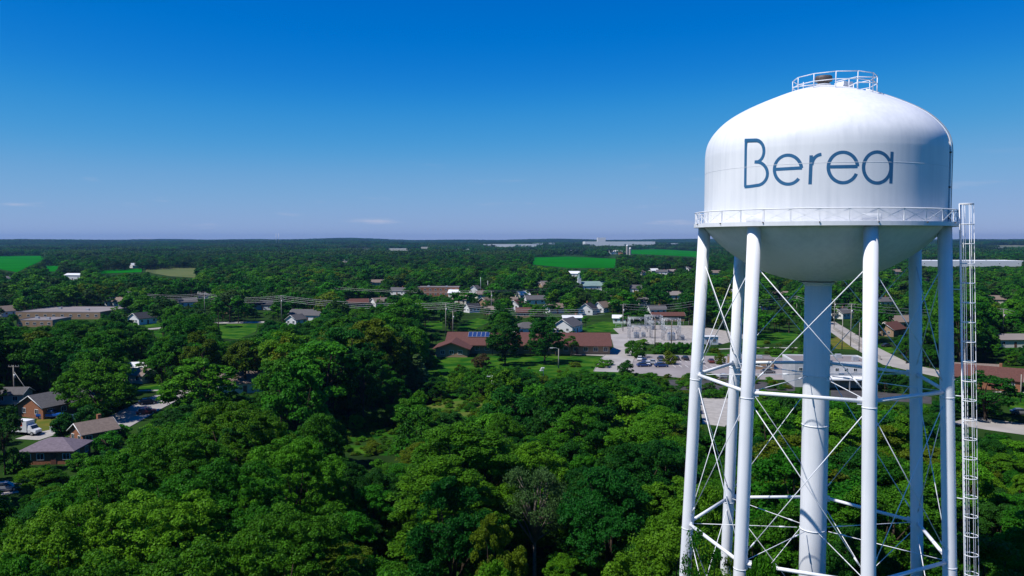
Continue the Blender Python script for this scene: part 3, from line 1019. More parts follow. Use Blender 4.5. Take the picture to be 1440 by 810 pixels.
# houses of the town in the middle
TOWN = [
    # px, py, w, d, wh, rh, yaw, wall, roof, label
    (616, 417, 30, 13, 6.5, 0, 0, 'brick', 'r_pale', 'long brick block with pale flat roof above the power lines'),
    (684, 435, 11, 9, 3.2, 3.4, 62, 'tanbrick', 'r_tan', 'pinkish tan house with steep front gable in the town'),
    (668, 413, 8, 7, 3.4, 2.6, 70, 'siding', 'r_grey', 'narrow white house left of two thin masts'),
    (676, 420, 7, 6, 3, 2.2, 20, 'cream', 'r_tan', 'little cream house in front of the narrow white house'),
    (712, 432, 13, 8, 3, 2.6, 8, 'siding', 'r_tan', 'white house with tan roof right of the pinkish gable'),
    (726, 436, 8, 7, 3, 2.6, 65, 'siding', 'r_brown', 'white gable end with brown roof near town centre'),
    (700, 443, 15, 7, 2.8, 1.6, -4, 'tanbrick', 'r_tan', 'low tan building along the road below the pinkish gable'),
    (663, 440, 7, 6, 2.8, 2., 35, 'siding', 'r_dark', 'small white house left of the pinkish gable'),
    (735, 421, 8, 7, 3, 2.3, 30, 'cream', 'r_white', 'small house with bright pale roof above town centre'),
    (772, 408, 14, 9, 3.2, 3, 20, 'tanbrick', 'r_tan', 'tan house with broken roofline among trees left of the green roof'),
    (762, 404, 9, 7, 3, 2.2, -15, 'cream', 'r_grey', 'grey-roofed house behind the tan house with broken roofline'),
    (698, 408, 9, 7, 3, 2.2, 10, 'greysiding', 'r_grey', 'grey house just right of the two thin masts'),
    (828, 443, 9, 8, 3.2, 2.8, 68, 'siding', 'r_dark', 'white house with dark gable behind the church roof'),
    (848, 440, 9, 7, 3, 2.8, 55, 'siding', 'r_tan', 'white gable house left of the substation'),
    (862, 418, 7, 6, 3, 2.6, 60, 'siding', 'r_white', 'tiny white gable in trees below the green-roofed church'),
    (805, 455, 9, 5, 2.8, .9, 3, 'greysiding', 'r_white', 'pale low shed in the grass behind the church'),
    (875, 455, 8, 5, 2.6, 1.2, -8, 'siding', 'r_white', 'bright white shed beside the substation yard'),
    (738, 447, 9, 7, 3, 2., 0, 'tanbrick', 'r_brown', 'brown-roofed house behind the tall dark tree'),
    (925, 443, 9, 7, 3, 1.6, 6, 'siding', 'r_grey', 'white house with grey roof directly behind the substation frames'),
    (940, 452, 16, 6, 2.8, 1.4, 2, 'tanbrick', 'r_brown', 'long brown-roofed shed between the substation frames'),
    (905, 431, 8, 7, 3, 2.2, -30, 'cream', 'r_grey', 'cream house in trees above the substation'),
    (1076, 436, 7, 7, 3, 2.4, 50, 'siding', 'r_tan', 'small white house seen left of the thick riser'),
    (1262, 474, 11, 8, 3, 2.6, 40, 'tanbrick', 'r_brown', 'brown gabled house beyond the pale road at the right'),
    (1272, 462, 12, 8, 3, 2.4, 10, 'cream', 'r_tan', 'tan-roofed house behind the brown gabled house'),
    (1190, 449, 9, 7, 3, 2.2, 35, 'siding', 'r_grey', 'white house among trees at the head of the pale road'),
    (1428, 489, 14, 8, 3, 1.6, 4, 'siding', 'r_pale', 'white ranch house with pale roof at the right edge'),
    (1006, 388, 14, 9, 3.5, 2.6, 12, 'cream', 'r_tan', 'tan house seen between the left legs under the tank'),
    (1262, 386, 14, 9, 3.2, 2.4, 10, 'cream', 'r_tan', 'pale house seen under the tank between right legs'),
    (1172, 396, 18, 9, 3.2, 2., -6, 'cream', 'r_pale', 'long pale house seen right of the riser below the bowl'),
    (1304, 399, 10, 8, 3, 2.2, 30, 'siding', 'r_grey', 'white house in trees between the two right legs'),
    (286, 421, 9, 7, 3, 2., 15, 'siding', 'r_grey', 'white house at the left end of the power lines'),
    (416, 413, 14, 8, 3.2, 2., -10, 'greysiding', 'r_grey', 'grey house above the power lines in the left woods'),
    (500, 433, 13, 8, 3, 2., 12, 'tanbrick', 'r_brown', 'brown house behind the wires left of the brick block'),
    (531, 432, 9, 7, 3, 2.2, 40, 'siding', 'r_tan', 'white house behind the wires right of the brown house'),
    (640, 418, 9, 7, 3, 2, -10, 'cream', 'r_white', 'white-roofed house at right end of the brick block'),
    (920, 384, 12, 8, 3, 2.4, 30, 'siding', 'r_white', 'white house leftmost in the bright row left of the tower'),
    (932, 386, 13, 8, 3, 2.4, -15, 'siding', 'r_grey', 'second house in the bright row left of the tower'),
    (903, 387, 10, 8, 3, 2.6, 60, 'cream', 'r_tan', 'cream gable in front of the bright row left of the tower'),
    (968, 381, 9, 8, 3, 2.4, 55, 'siding', 'r_grey', 'white gable nearest the left leg in the bright row'),
    (946, 385, 10, 8, 3, 2.2, 5, 'cream', 'r_pale', 'low pale house in the middle of the bright row'),
    (485, 369, 22, 10, 4, 2.4, 4, 'siding', 'r_white', 'pale farm building in the distant left woods'),
    (345, 371, 26, 10, 4, 2, -5, 'siding', 'r_white', 'long white building far off above the power lines'),
    (235, 363, 20, 12, 5, 3, 10, 'siding', 'r_white', 'white barn far off near the tan field'),
    (186, 377, 9, 8, 4, 3, 55, 'siding', 'r_white', 'tiny white shed at the left end of the tan field'),
    (405, 358, 40, 14, 6, 3, 3, 'tanbrick', 'r_white', 'distant pinkish shed below the radio masts'),
    (13, 396, 10, 8, 3, 2, 25, 'siding', 'r_grey', 'small white farmhouse below the left green field'),
    (590, 441, 10, 8, 3, 2.2, 20, 'siding', 'r_tan', 'white house right below the thick wires left of the tall pole'),
    (648, 428, 10, 8, 3, 2.4, -20, 'cream', 'r_tan', 'cream house left of the pinkish gable and above the wires'),
    (752, 428, 12, 8, 3, 2.2, 12, 'siding', 'r_grey', 'white house with grey roof above the tall dark trees'),
    (790, 421, 10, 8, 3, 2.2, -25, 'tanbrick', 'r_brown', 'brown-roofed house below the left end of the green roof'),
    (780, 441, 10, 7, 3, 2.2, 30, 'siding', 'r_tan', 'white house with tan roof above the blue-grey gable'),
    (870, 429, 11, 8, 3, 2.4, 15, 'cream', 'r_tan', 'tan-roofed house above the white gable beside the substation'),
    (894, 411, 11, 8, 3, 2.4, -12, 'siding', 'r_grey', 'white house in trees right of the green-roofed church'),
    (950, 421, 12, 8, 3, 2.2, 8, 'siding', 'r_pale', 'pale-roofed house left of the left tower leg'),
    (720, 400, 11, 8, 3, 2.4, 25, 'siding', 'r_tan', 'white house at the upper edge of the town'),
    (808, 389, 14, 9, 3.4, 2.4, -8, 'siding', 'r_white', 'white-roofed house above the green-roofed church'),
    (866, 393, 12, 8, 3.2, 2.4, 16, 'cream', 'r_tan', 'cream house between green roof and the bright row'),
    (560, 415, 12, 8, 3, 2.2, -18, 'siding', 'r_grey', 'white house left of the long brick block'),
    (530, 402, 12, 8, 3, 2.2, 14, 'cream', 'r_tan', 'cream house in the woods above left end of brick block'),
    (462, 441, 11, 8, 3, 2.2, 20, 'siding', 'r_white', 'white-roofed house right of the long grey roof under the wires'),
    (370, 436, 12, 8, 3, 2.2, -12, 'greysiding', 'r_dark', 'dark-roofed house behind the strip of drive above the left lawn'),
    (330, 441, 12, 8, 3, 2., 6, 'tanbrick', 'r_dark', 'long dark house behind the left lawn under the wires'),
    (258, 432, 10, 8, 3, 2.2, 30, 'siding', 'r_grey', 'white house in trees left of the wire end pole'),
    (158, 431, 11, 8, 3, 2.2, -15, 'siding', 'r_tan', 'white house right of the long low flat roof'),
    (1038, 412, 11, 8, 3, 2.2, 20, 'siding', 'r_grey', 'grey-roofed house between the left legs below the bowl'),
    (1100, 421, 11, 8, 3, 2.2, -20, 'cream', 'r_tan', 'cream house left of the riser above the grass'),
    (1248, 431, 11, 8, 3, 2.2, 15, 'siding', 'r_grey', 'grey-roofed house right of the front right leg in trees'),
    (1405, 428, 12, 8, 3, 2.2, -10, 'cream', 'r_tan', 'cream house in the woods right of the ladder'),
]
for i, (px, py, w, d, wh, rh, yaw, wl_, rf, lb) in enumerate(TOWN):
    if rh == 0:
        flat_building(px, py, w, d, wh, yaw, wl_, rf, lb, nwin=8, rows=2)
    else:
        house(px, py, w, d, wh, rh, yaw, wl_, rf, lb, nwin=3, door=w > 9, chimney=(i % 3 == 0), clear=(i % 5 in (0, 2, 3) or px > 895 or px < 200))

house(102, 394, 19, 12, 5.0, 1.6, -8, 'siding', 'r_white', 'long barn with bright white metal roof below the left green field', cat='barn', nwin=3, name='barn')
# right edge
house(1412, 552, 17, 9, 3.0, 2.6, -34, 'brick', 'r_brown', 'brick house with brown roof at the right edge behind the ladder', nwin=4, chimney=True)
house(1384, 541, 12, 8, 2.8, 2.2, -20, 'brick', 'r_tan', 'tan-roofed house right beside the caged ladder', nwin=3, clear=False)


def church():
    """Long low building with brown roof, a gabled front wing and solar panels."""
    b = G(742, 498)
    C = thing('parish_hall', 'long low brick building with brown roof and blue solar panels', 'building', (b.x, b.y + 9, 0), math.radians(-3))
    k = FPX / b.y
    x0, x1 = (628 - 742) / k, (860 - 742) / k
    d, wh, rh = 17.0, 3.4, 3.1
    L = x1 - x0
    cx = (x0 + x1) / 2
    MB().prism([(x0, -d / 2, 0), (x0, d / 2, 0), (x0, d / 2, wh), (x0, 0, wh + rh - .1), (x0, -d / 2, wh)], (L, 0, 0)).build('wall', M['tanbrick'], C)
    r = MB()
    kk = rh / (d / 2)
    for s in (-1, 1):
        y0, z0 = s * (d / 2 + 1.3), wh - 1.3 * kk
        poly = [(x0 - .7, 0, wh + rh), (x0 - .7, y0, z0), (x0 - .7, y0, z0 + .25), (x0 - .7, 0, wh + rh + .25)]
        r.prism(poly if s < 0 else poly[::-1], (L + 1.4, 0, 0))
    R = r.build('roof', M['r_brown'], C)
    MB().box((x1 + .75, 0, wh + 1.5), (.12, 1.0, 1.0)).build('gable_vent', M['trim'], R)
    # five solar panels lying on a raised frame near the ridge
    n = 5
    pw = 1.55
    sx0 = (657 - 742) / k
    for i in range(n):
        p = MB().box((0, 0, 0), (pw - .14, 3.4, .06)).build('solar_panel', M['solar'], R)
        p.location = (sx0 + pw * (i + .5), -2.6, wh + rh - 2.6 * kk + .62)
        p.rotation_euler = (math.atan(kk) + .06, 0, 0)
        MB().box((0, 1.72, 0), (pw - .1, .06, .09)).box((0, -1.72, 0), (pw - .1, .06, .09)).box((-pw / 2 + .07, 0, 0), (.06, 3.4, .09)).box((pw / 2 - .07, 0, 0), (.06, 3.4, .09)).build('panel_frame', M['steel'], p)
    # front wing with its gable to the viewer
    wx, ww, wd = (640 - 742) / k, 11.0, 9.5
    f = -d / 2
    MB().prism([(wx - ww / 2, f - wd, 0), (wx + ww / 2, f - wd, 0), (wx + ww / 2, f - wd, 3.), (wx, f - wd, 5.), (wx - ww / 2, f - wd, 3.)], (0, wd + .3, 0)).build('wing_wall', M['tanbrick'], C)
    r2 = MB()
    for s in (-1, 1):
        q = 2. / (ww / 2)
        poly = [(wx, f - wd - 1.2, 5.06), (wx + s * (ww / 2 + 1.1), f - wd - 1.2, 3. - 1.1 * q + .06), (wx + s * (ww / 2 + 1.1), f - wd - 1.2, 3. - 1.1 * q + .3), (wx, f - wd - 1.2, 5.3)]
        r2.prism(poly if s > 0 else poly[::-1], (0, wd + 6.5, 0))
    r2.build('wing_roof', M['r_brown'], C)
    for x in (-3, 0, 3):
        window(C, wx + x, f - wd - .03, 1.7, 0, 1.2, 1.2)
    for i in range(14):
        x = wx + ww / 2 + 2.5 + i * (x1 - wx - ww / 2 - 4) / 13
        window(C, x, f - .03, 1.9, 0, 1.2, 1.3)
    for x in (.35, .8):
        dr = part('door', DOOR, C, (x0 + L * x, f - .04, .02))
        part('handle', KNOB, dr)
    CLEAR.append(([(616, 476), (650, 462), (688, 462), (690, 500), (616, 502)], b.y - 5))
    CLEAR.append(([(782, 466), (862, 466), (862, 502), (782, 502)], b.y - 5))
    for t in np.linspace(0, 1, 6):
        KEEP.append((b.x + x0 + L * t, b.y + 9, 11.0))
    KEEP.append((b.x + wx, b.y - 6, 9.))


church()
house(800, 470, 13, 9, 3.2, 3., 66, 'siding', 'r_grey', 'house with blue-grey gable roof directly behind the church roof', nwin=3)
house(740, 472, 11, 9, 3, 2.2, 20, 'siding', 'r_grey', 'grey-roofed house between the two tall dark trees', nwin=3, hip=True)


def green_church():
    H = house(831, 409, 24, 11, 4, 3.2, 6, 'siding', 'r_green', 'church with pale green roof and small white steeple', cat='church', name='church', nwin=5)
    s = MB().box((-9.5, -3, 5.0), (2.6, 2.6, 10)).build('steeple', M['siding'], H)
    MB().lathe([(1.7, 10), (.02, 14.5)], 4, (-9.5, -3, 0), smooth=False).build('spire', M['r_green'], s)
    w = MB().prism([(9, -10, 0), (14.5, -10, 0), (14.5, -10, 4), (11.75, -10, 7), (9, -10, 4)], (0, 10, 0)).build('porch_wing', M['siding'], H)
    g = MB()
    for s_ in (-1, 1):
        p = [(11.75, -10.4, 7.1), (11.75 + s_ * 3.2, -10.4, 3.7), (11.75 + s_ * 3.2, -10.4, 3.95), (11.75, -10.4, 7.35)]
        g.prism(p if s_ > 0 else p[::-1], (0, 10.5, 0))
    g.build('wing_roof', M['r_green'], H)


green_church()


def works():
    """White works building behind the riser, with a loading dock."""
    b = G(1176, 545)
    k = FPX / b.y
    W = thing('works_building', 'white works building with grey flat roof behind the thick riser', 'building', (b.x, b.y + 7, 0), math.radians(-5))
    w, d, h = 21.0, 14, 6.6
    MB().box((0, 0, h / 2), (w, d, h)).build('wall', M['greywhite'], W)
    R = MB().box((0, 0, h + .08), (w - .6, d - .6, .16)).build('roof', M['r_pale'], W)
    p = MB()
    for c, s in (((0, -d / 2 + .12, h + .2), (w + .1, .28, .5)), ((0, d / 2 - .12, h + .2), (w + .1, .28, .5)), ((-w / 2 + .12, 0, h + .2), (.28, d - .3, .5)), ((w / 2 - .12, 0, h + .2), (.28, d - .3, .5))):
        p.box(c, s)
    p.build('parapet', M['trim'], R)
    for x, y in ((-5, 2), (4, 3), (7, -2)):
        MB().box((x, y, h + .7), (1.5, 1.5, 1.1)).build('roof_unit', M['steel'], R)
    for i in range(9):
        window(W, -w / 2 + 1.6 + i * 2.4, -d / 2 - .03, 4.9, 0, .8, .8)
    dk = MB().box((2.5, -d / 2 - 2.6, 3.0), (15, 5.2, .3)).build('dock_canopy', M['r_white'], W)
    for x in (-4.6, 2.5, 9.6):
        MB().box((x, -d / 2 - 5., 1.42), (.22, .22, 2.84)).build('post', M['steel'], dk)
    for x in (-2, 3, 7.5):
        part('dock_door', MB().box((0, 0, 1.5), (2.8, .1, 3)).mesh('dock_door', M['greysiding']), W, (x, -d / 2 - .06, 0))
    KEEP.append((b.x, b.y + 7, 13))
    CLEAR.append(([(1118, 488), (1222, 490), (1226, 545), (1118, 545)], b.y))
    flat_building(1062, 520, 13, 9, 3.0, -8, 'tanbrick', 'r_pale', 'low pale-roofed building in the lot left of the works building', nwin=4)


works()

# far sheds and factories
FAR = [
    (1366, 375, 172, 60, 8.5, 'siding', 'r_white', 'very long white warehouse on the right skyline behind the ladder'),
    (872, 347, 330, 120, 24, 'siding', 'r_white', 'bright white factory far off on the skyline left of the tank'),
    (846, 346, 40, 40, 42, 'siding', 'r_white', 'taller white block at left end of the skyline factory'),
    (702, 348, 150, 60, 15, 'siding', 'r_white', 'white shed row far off left of the skyline factory'),
    (735, 348, 130, 60, 15, 'siding', 'r_white', 'second white shed right of the far white shed row'),
    (808, 355.5, 62, 30, 7, 'brick', 'r_white', 'red-walled shed with white roof beyond the bright green field'),
    (648, 353, 60, 30, 7, 'siding', 'r_white', 'pale shed on the far plain left of the white sheds'),
    (756, 344.8, 60, 40, 12, 'siding', 'r_white', 'small white shed on far skyline left of the factory'),
    (776, 344.2, 50, 40, 12, 'siding', 'r_white', 'tiny white shed on skyline right of its lone neighbour'),
    (812, 344.6, 60, 40, 12, 'siding', 'r_white', 'tiny white shed on skyline next to the factory block'),
    (945, 345.2, 70, 40, 12, 'siding', 'r_white', 'far white shed on the skyline nearest the left leg'),
    (606, 350, 90, 40, 8, 'cream', 'r_pale', 'pale shed beside the far pale field'),
    (560, 352.5, 70, 40, 7, 'cream', 'r_white', 'low pale shed at right end of the far pale field'),
    (1396, 352, 80, 40, 9, 'siding', 'r_white', 'white shed on the skyline right of the ladder cage'),
    (268, 352, 60, 30, 8, 'siding', 'r_white', 'tiny pale shed in the far left woods'),
    (160, 347.5, 60, 30, 9, 'cream', 'r_white', 'tiny pale shed in the far left hills'),
]
for px, py, w, d, h, wl_, rf, lb in FAR:
    flat_building(px, py, w, d, h, 0, wl_, rf, lb, cat='warehouse', name='warehouse', nwin=6)


def farm():
    house(864, 357.5, 30, 14, 6, 5, 8, 'siding', 'r_white', 'white-roofed farm barn left of the two silos', cat='barn', name='barn')
    house(876, 358, 24, 14, 6, 5, 60, 'brick', 'r_white', 'red farm barn beside the two silos', cat='barn', name='barn')
    for px, py, lb in ((882, 358, 'tall pale farm silo with domed cap beyond the green field'), (886, 358.5, 'shorter farm silo right of its taller neighbour')):
        b = G(px, py)
        h = 24 if px < 884 else 17
        s = thing('silo', lb, 'silo', b)
        MB().lathe([(3.2, 0), (3.2, h)], 20).build('wall', M['concrete'], s)
        MB().lathe([(3.3, h), (3.0, h + 1.4), (1.8, h + 2.6), (.05, h + 3.1)], 20).build('cap', M['r_white'], s)
        CLEAR.append(([(px - 2, py - 9), (px + 2, py - 9), (px + 2, py), (px - 2, py)], b.y))


farm()
for px, lb in ((388.5, 'left one of two thin radio masts on the skyline'), (392, 'right one of two thin radio masts on the skyline')):
    b = G(px, 346)
    m_ = thing('radio_mast', lb, 'mast', b)
    MB().tube([(0, 0, 0), (0, 0, 62)], .9, 4).build('mast', M['steel'], m_)
    MB().box((0, 0, 52), (5, 1, 1)).build('antenna', M['steel'], m_)


# ------------------------------------------------------------------ vehicles
WHEEL = MB().tube([(0, -.11, 0), (0, .11, 0)], .33, 16).mesh('tyre', M['rubber'])
RIM = MB().tube([(0, -.125, 0), (0, .125, 0)], .20, 12).mesh('rim', M['rim'])
CARMAT = {}
for px_, py_ in ((50, 590), (124, 628), (62, 655), (38, 611), (516, 622), (520, 634), (640, 572)):      # treeless gaps added so that the sun reaches these spots
    q_ = G(px_, py_)
    for k_ in (5, 11, 17):
        KEEP.append((q_.x - .9 * k_, q_.y - .43 * k_, 6.5))


def paint(nm, c):
    if nm not in CARMAT:
        m = mat(nm + '_car_paint', c, .28, .1, var=.08, scale=1.5, spec=.5)
        CARMAT[nm] = m
    return CARMAT[nm]


PAINT = {'white': (.75, .75, .75), 'blue': (.02, .12, .50), 'dark': (.03, .032, .04), 'silver': (.42, .43, .45), 'navy': (.03, .06, .17), 'maroon': (.16, .035, .03), 'grey': (.17, .18, .19)}


def wheels(C, xs, y, r=.33):
    for x in xs:
        for s in (-1, 1):
            w = part('wheel', WHEEL, C, (x, s * y, r), (0, 0, 0), (r / .33, 1, r / .33))
            part('rim', RIM, w)


def loft(mb, secs):
    """Join cross-sections (x, half width low, half width high, z0, z1) into a closed body."""
    vs_, fs = [], []
    for x, wl2, wh2, z0, z1 in secs:
        zm = z0 + (z1 - z0) * .45
        vs_ += [(x, -wl2 * .94, z0), (x, -wl2, zm), (x, -wh2, z1), (x, wh2, z1), (x, wl2, zm), (x, wl2 * .94, z0)]
    n = 6
    for i in range(len(secs) - 1):
        for k in range(n):
            k2 = (k + 1) % n
            fs.append((i * n + k, i * n + k2, (i + 1) * n + k2, (i + 1) * n + k))
    fs += [tuple(reversed(range(n))), tuple((len(secs) - 1) * n + k for k in range(n))]
    return mb.add(vs_, fs)


def car_meshes(col):
    p = paint(col, PAINT[col])
    b = loft(MB(), [(-2.2, .70, .66, .42, .78), (-2.05, .86, .80, .26, .92), (-1.2, .9, .82, .22, .96), (0.6, .9, .82, .22, .94), (1.0, .9, .8, .22, .90), (1.9, .84, .74, .26, .76), (2.2, .66, .58, .38, .64)]).mesh('body', p)
    g = loft(MB(), [(-1.75, .72, .60, .90, 1.0), (-1.25, .76, .58, .90, 1.36), (-.2, .77, .60, .90, 1.42), (.35, .76, .58, .90, 1.36), (1.05, .70, .62, .88, .93)]).mesh('glasshouse', M['glass'])
    r = loft(MB(), [(-1.22, .59, .57, 1.365, 1.40), (-.2, .62, .58, 1.425, 1.46), (.33, .59, .56, 1.365, 1.40)]).mesh('roof_panel', p)
    return b, g, r


CARS = {}
HEAD = MB().box((0, 0, 0), (.10, .34, .13)).mesh('headlight', M['lamp'])
TAIL = MB().box((0, 0, 0), (.08, .30, .13)).mesh('taillight', M['red'])


def car(px, py, yaw, col, label, group=None):
    if col not in CARS:
        CARS[col] = car_meshes(col)
    b = G(px, py)
    C = thing('parked_car', label, 'car', (b.x, b.y, .016), math.radians(yaw), group)
    for n_, me in zip(('body', 'glasshouse', 'roof_panel'), CARS[col]):
        part(n_, me, C)
    wheels(C, (-1.35, 1.35), .80)
    for s in (-1, 1):
        part('headlight', HEAD, C, (2.08, s * .55, .62))
        part('taillight', TAIL, C, (-2.14, s * .6, .74))
    return C


car(208, 568, 28, 'dark', 'dark car parked in the tree shade on the left street')
car(206, 582, 28, 'maroon', 'maroon car on the near side of the left street beside the wood')
car(106, 592, 10, 'navy', 'dark blue car glimpsed between the two clipped round trees')
car(1436, 583, -15, 'grey', 'grey-blue car on the street at the right edge')
car(8, 690, 20, 'silver', 'silver car on the road at the lower left edge')
car(1247, 488, 20, 'dark', 'dark car on the drive of the brown gabled house')
LOT = [(918, 511.5, 84, 'silver', 'silver car left of the grey one in the lot'), (985, 511, 92, 'white', 'white car just right of the left tower leg'), (1000, 510, 86, 'maroon', 'maroon car between left leg and back leg'),
       (1068, 509, 90, 'white', 'white car right of the front left leg in the lot'), (1080, 525, 12, 'grey', 'grey car in front of the low pale-roofed building'), (900, 506.5, 78, 'white', 'white car at left end of the parking lot back row'), (906, 509.5, 84, 'navy', 'navy car next to the white one at the lot entrance'),
       (911, 513.5, 80, 'white', 'white car in the front row near the lot entrance'), (929, 506, 92, 'dark', 'dark car left of the round parking lot tree'),
       (929, 511, 88, 'grey', 'grey car below the round parking lot tree'), (930, 516, 6, 'navy', 'navy car in front row below the grey one'),
       (951, 506, 90, 'dark', 'dark car right of the round parking lot tree'), (963.5, 506, 94, 'dark', 'black car alone near the left leg of the tower'),
       (905, 515.5, 10, 'navy', 'navy car parked sideways at the lot entrance'), (1020, 532, 12, 'silver', 'silver car between the left legs in the lot'), (1046, 527, 90, 'dark', 'dark car seen between legs at the back of the lot')]
for px, py, yw, c, lb in LOT:
    car(px, py, yw, c, lb, 'cars in the parking lot')


def pickup():
    b = G(71, 588)
    C = thing('pickup_truck', 'bright blue pickup truck beside the brick ranch house', 'pickup truck', (b.x, b.y, .01), math.radians(8))
    p = paint('blue', PAINT['blue'])
    loft(MB(), [(-2.7, .9, .88, .5, 1.12), (-.45, .95, .9, .42, 1.14), (1.1, .95, .9, .42, 1.1), (2.35, .92, .84, .45, 1.0), (2.65, .8, .72, .5, .9)]).build('body', p, C)
    MB().box((-1.6, 0, 1.13), (1.95, 1.5, .05)).build('bed', M['rubber'], C)
    cb = loft(MB(), [(-.55, .86, .70, 1.1, 1.2), (-.45, .86, .70, 1.1, 1.75), (.6, .86, .70, 1.1, 1.75), (1.25, .84, .74, 1.06, 1.14)]).build('cab', M['glass'], C)
    loft(MB(), [(-.47, .71, .69, 1.755, 1.80), (.62, .71, .69, 1.755, 1.80)]).build('roof_panel', p, cb)
    wheels(C, (-1.75, 1.75), .86, .38)
    for s in (-1, 1):
        part('headlight', HEAD, C, (2.56, s * .62, .82))


pickup()


def box_truck():
    b = G(38, 611)
    C = thing('box_truck', 'white box truck with red stripe parked by the dry lawn', 'truck', (b.x, b.y, .01), math.radians(-14))
    bx = MB().box((-1.0, 0, 1.85), (3.9, 2.1, 2.3)).build('cargo_box', paint('white', PAINT['white']), C)
    for s in (-1, 1):
        MB().box((-1.35, s * 1.056, 2.3), (2.6, .012, .75)).build('red_stripe', M['red'], bx)
    MB().box((-1., 0, 3.02), (4.0, 2.16, .06)).build('box_roof', M['r_white'], bx)
    loft(MB(), [(1.0, .95, .85, .55, 2.15), (1.7, .95, .85, .5, 2.1), (2.15, .94, .82, .5, 1.45), (2.95, .88, .76, .5, 1.2)]).build('cab', paint('white', PAINT['white']), C)
    loft(MB(), [(1.72, .86, .80, 1.5, 2.06), (2.22, .84, .78, 1.44, 1.50)]).build('windscreen', M['glass'], C)
    MB().box((.7, 0, .5), (5., 1.0, .25)).build('chassis', M['rubber'], C)
    wheels(C, (-1.9, 2.1), .88, .42)
    CLEAR.append(([(20, 590), (55, 590), (55, 614), (20, 614)], b.y))


box_truck()
b = G(72, 608)
gp = thing('gate_post', 'short white post at the end of the driveway', 'post', b)
MB().box((0, 0, .6), (.35, .35, 1.2)).build('shaft', M['trim'], gp)
MB().box((0, 0, 1.24), (.45, .45, .08)).build('cap', M['trim'], gp)


# ------------------------------------------------------------------ poles, wires, substation
def pole(px, py, h, label, arms=1, m='palewood', lamp=False, yaw=0.0, name='utility_pole'):
    b = G(px, py)
    P = thing(name, label, 'utility pole' if not lamp else 'street lamp', b, yaw)
    MB().tube([(0, 0, 0), (0, 0, h)], [.19, .13], 8).build('shaft', M[m], P)
    for i in range(arms):
        z = h - .35 - i * 1.3
        a = MB().box((0, .14, z), (2.7, .13, .16)).build('crossarm', M[m], P)
        for x in (-1.2, -.5, .5, 1.2):
            MB().tube([(x, .14, z + .08), (x, .14, z + .36)], [.07, .05], 6).build('insulator', M['insul'], a)
    if lamp:
        MB().tube([(0, 0, h - .1), (-.8, 0, h + .25), (-2.2, 0, h + .3)], .06, 6).build('arm', M['steel'], P)
        MB().box((-2.3, 0, h + .24), (.9, .35, .18)).build('lamp_head', M['trim'], P)
    elif arms:
        MB().tube([(.28, -.1, h - 3.2), (.28, -.1, h - 2.2)], .25, 8).build('transformer', M['steel'], P)
    CLEAR.append(([(px - 1.5, pix(b.x, b.y, b.z + h)[1]), (px + 1.5, pix(b.x, b.y, b.z + h)[1]), (px + 1.5, py - 4), (px - 1.5, py - 4)], b.y))
    return b + Vector((0, 0, h))


T1 = pole(627, 473, 14.0, 'tall grey power pole left of the solar panels', 2)
T2 = pole(637, 474, 11.0, 'shorter power pole just right of the tall grey one', 1)
T3 = pole(396, 455, 13.5, 'power pole carrying the thick wires above the left lawn', 2)
T4 = pole(288, 446, 12.5, 'power pole at the left end of the thick wires', 2)
T5 = pole(691, 441, 12.5, 'greenish power pole in front of the pinkish gable', 1)
T6 = pole(876, 466, 12.0, 'power pole behind the substation yard', 1)
pole(676, 414, 13., 'thin mast beside the narrow white house', 0, 'steel', name='mast')
pole(686, 416, 11., 'second thin mast right of the narrow white house', 0, 'steel', name='mast')
pole(20.5, 564, 9.0, 'wooden pole with a slanting guy wire at the left edge', 1, 'palewood')
pole(692, 558, 5.6, 'short pole with a white crossarm standing in the bushes', 1, 'trim')
pole(785.5, 518, 6.2, 'lamp post with side arm on the church lawn', 0, 'palewood', lamp=True, name='street_lamp')
T7 = pole(986, 462, 13, 'power pole behind the left leg of the tower', 1)
T8 = pole(1120, 452, 12.5, 'power pole just left of the thick riser', 1)
T9 = pole(1184, 492, 11.5, 'wooden pole at the left side of the pale road', 0)
T10 = pole(1196, 487, 16, 'tall pole behind the works building', 1)
T11 = pole(1208, 494, 10.5, 'wooden pole left of the front right leg', 0)
T12 = pole(1173, 462, 13.5, 'pole right of the riser at the road head', 1)
T13 = pole(1410, 478, 12.5, 'power pole in the trees at the right edge', 1)
pole(1435, 566, 7, 'thin pole in front of the brick house at the right edge', 0, 'palewood')

gw = G(20.5, 564)
tag(MB().tube([gw + Vector((0, 0, 7.6)), gw + Vector((5.4, -.6, 0.05))], .04, 5).build('guy_wire', M['wire']), 'slanting guy wire from the wooden pole at the left edge', 'wire')


def wire(name, pts, label, r=.06, sag=1.2, group='overhead power wires'):
    mb = MB()
    path = []
    for a, b in zip(pts, pts[1:]):
        n = 14
        for k in range(n if b is not pts[-1] else n + 1):
            t = k / n
            p = a.lerp(b, t)
            p.z -= sag * 4 * t * (1 - t)
            path.append(p)
    mb.tube(path, r, 5)
    return tag(mb.build(name, M['wire']), label, 'wire', group)


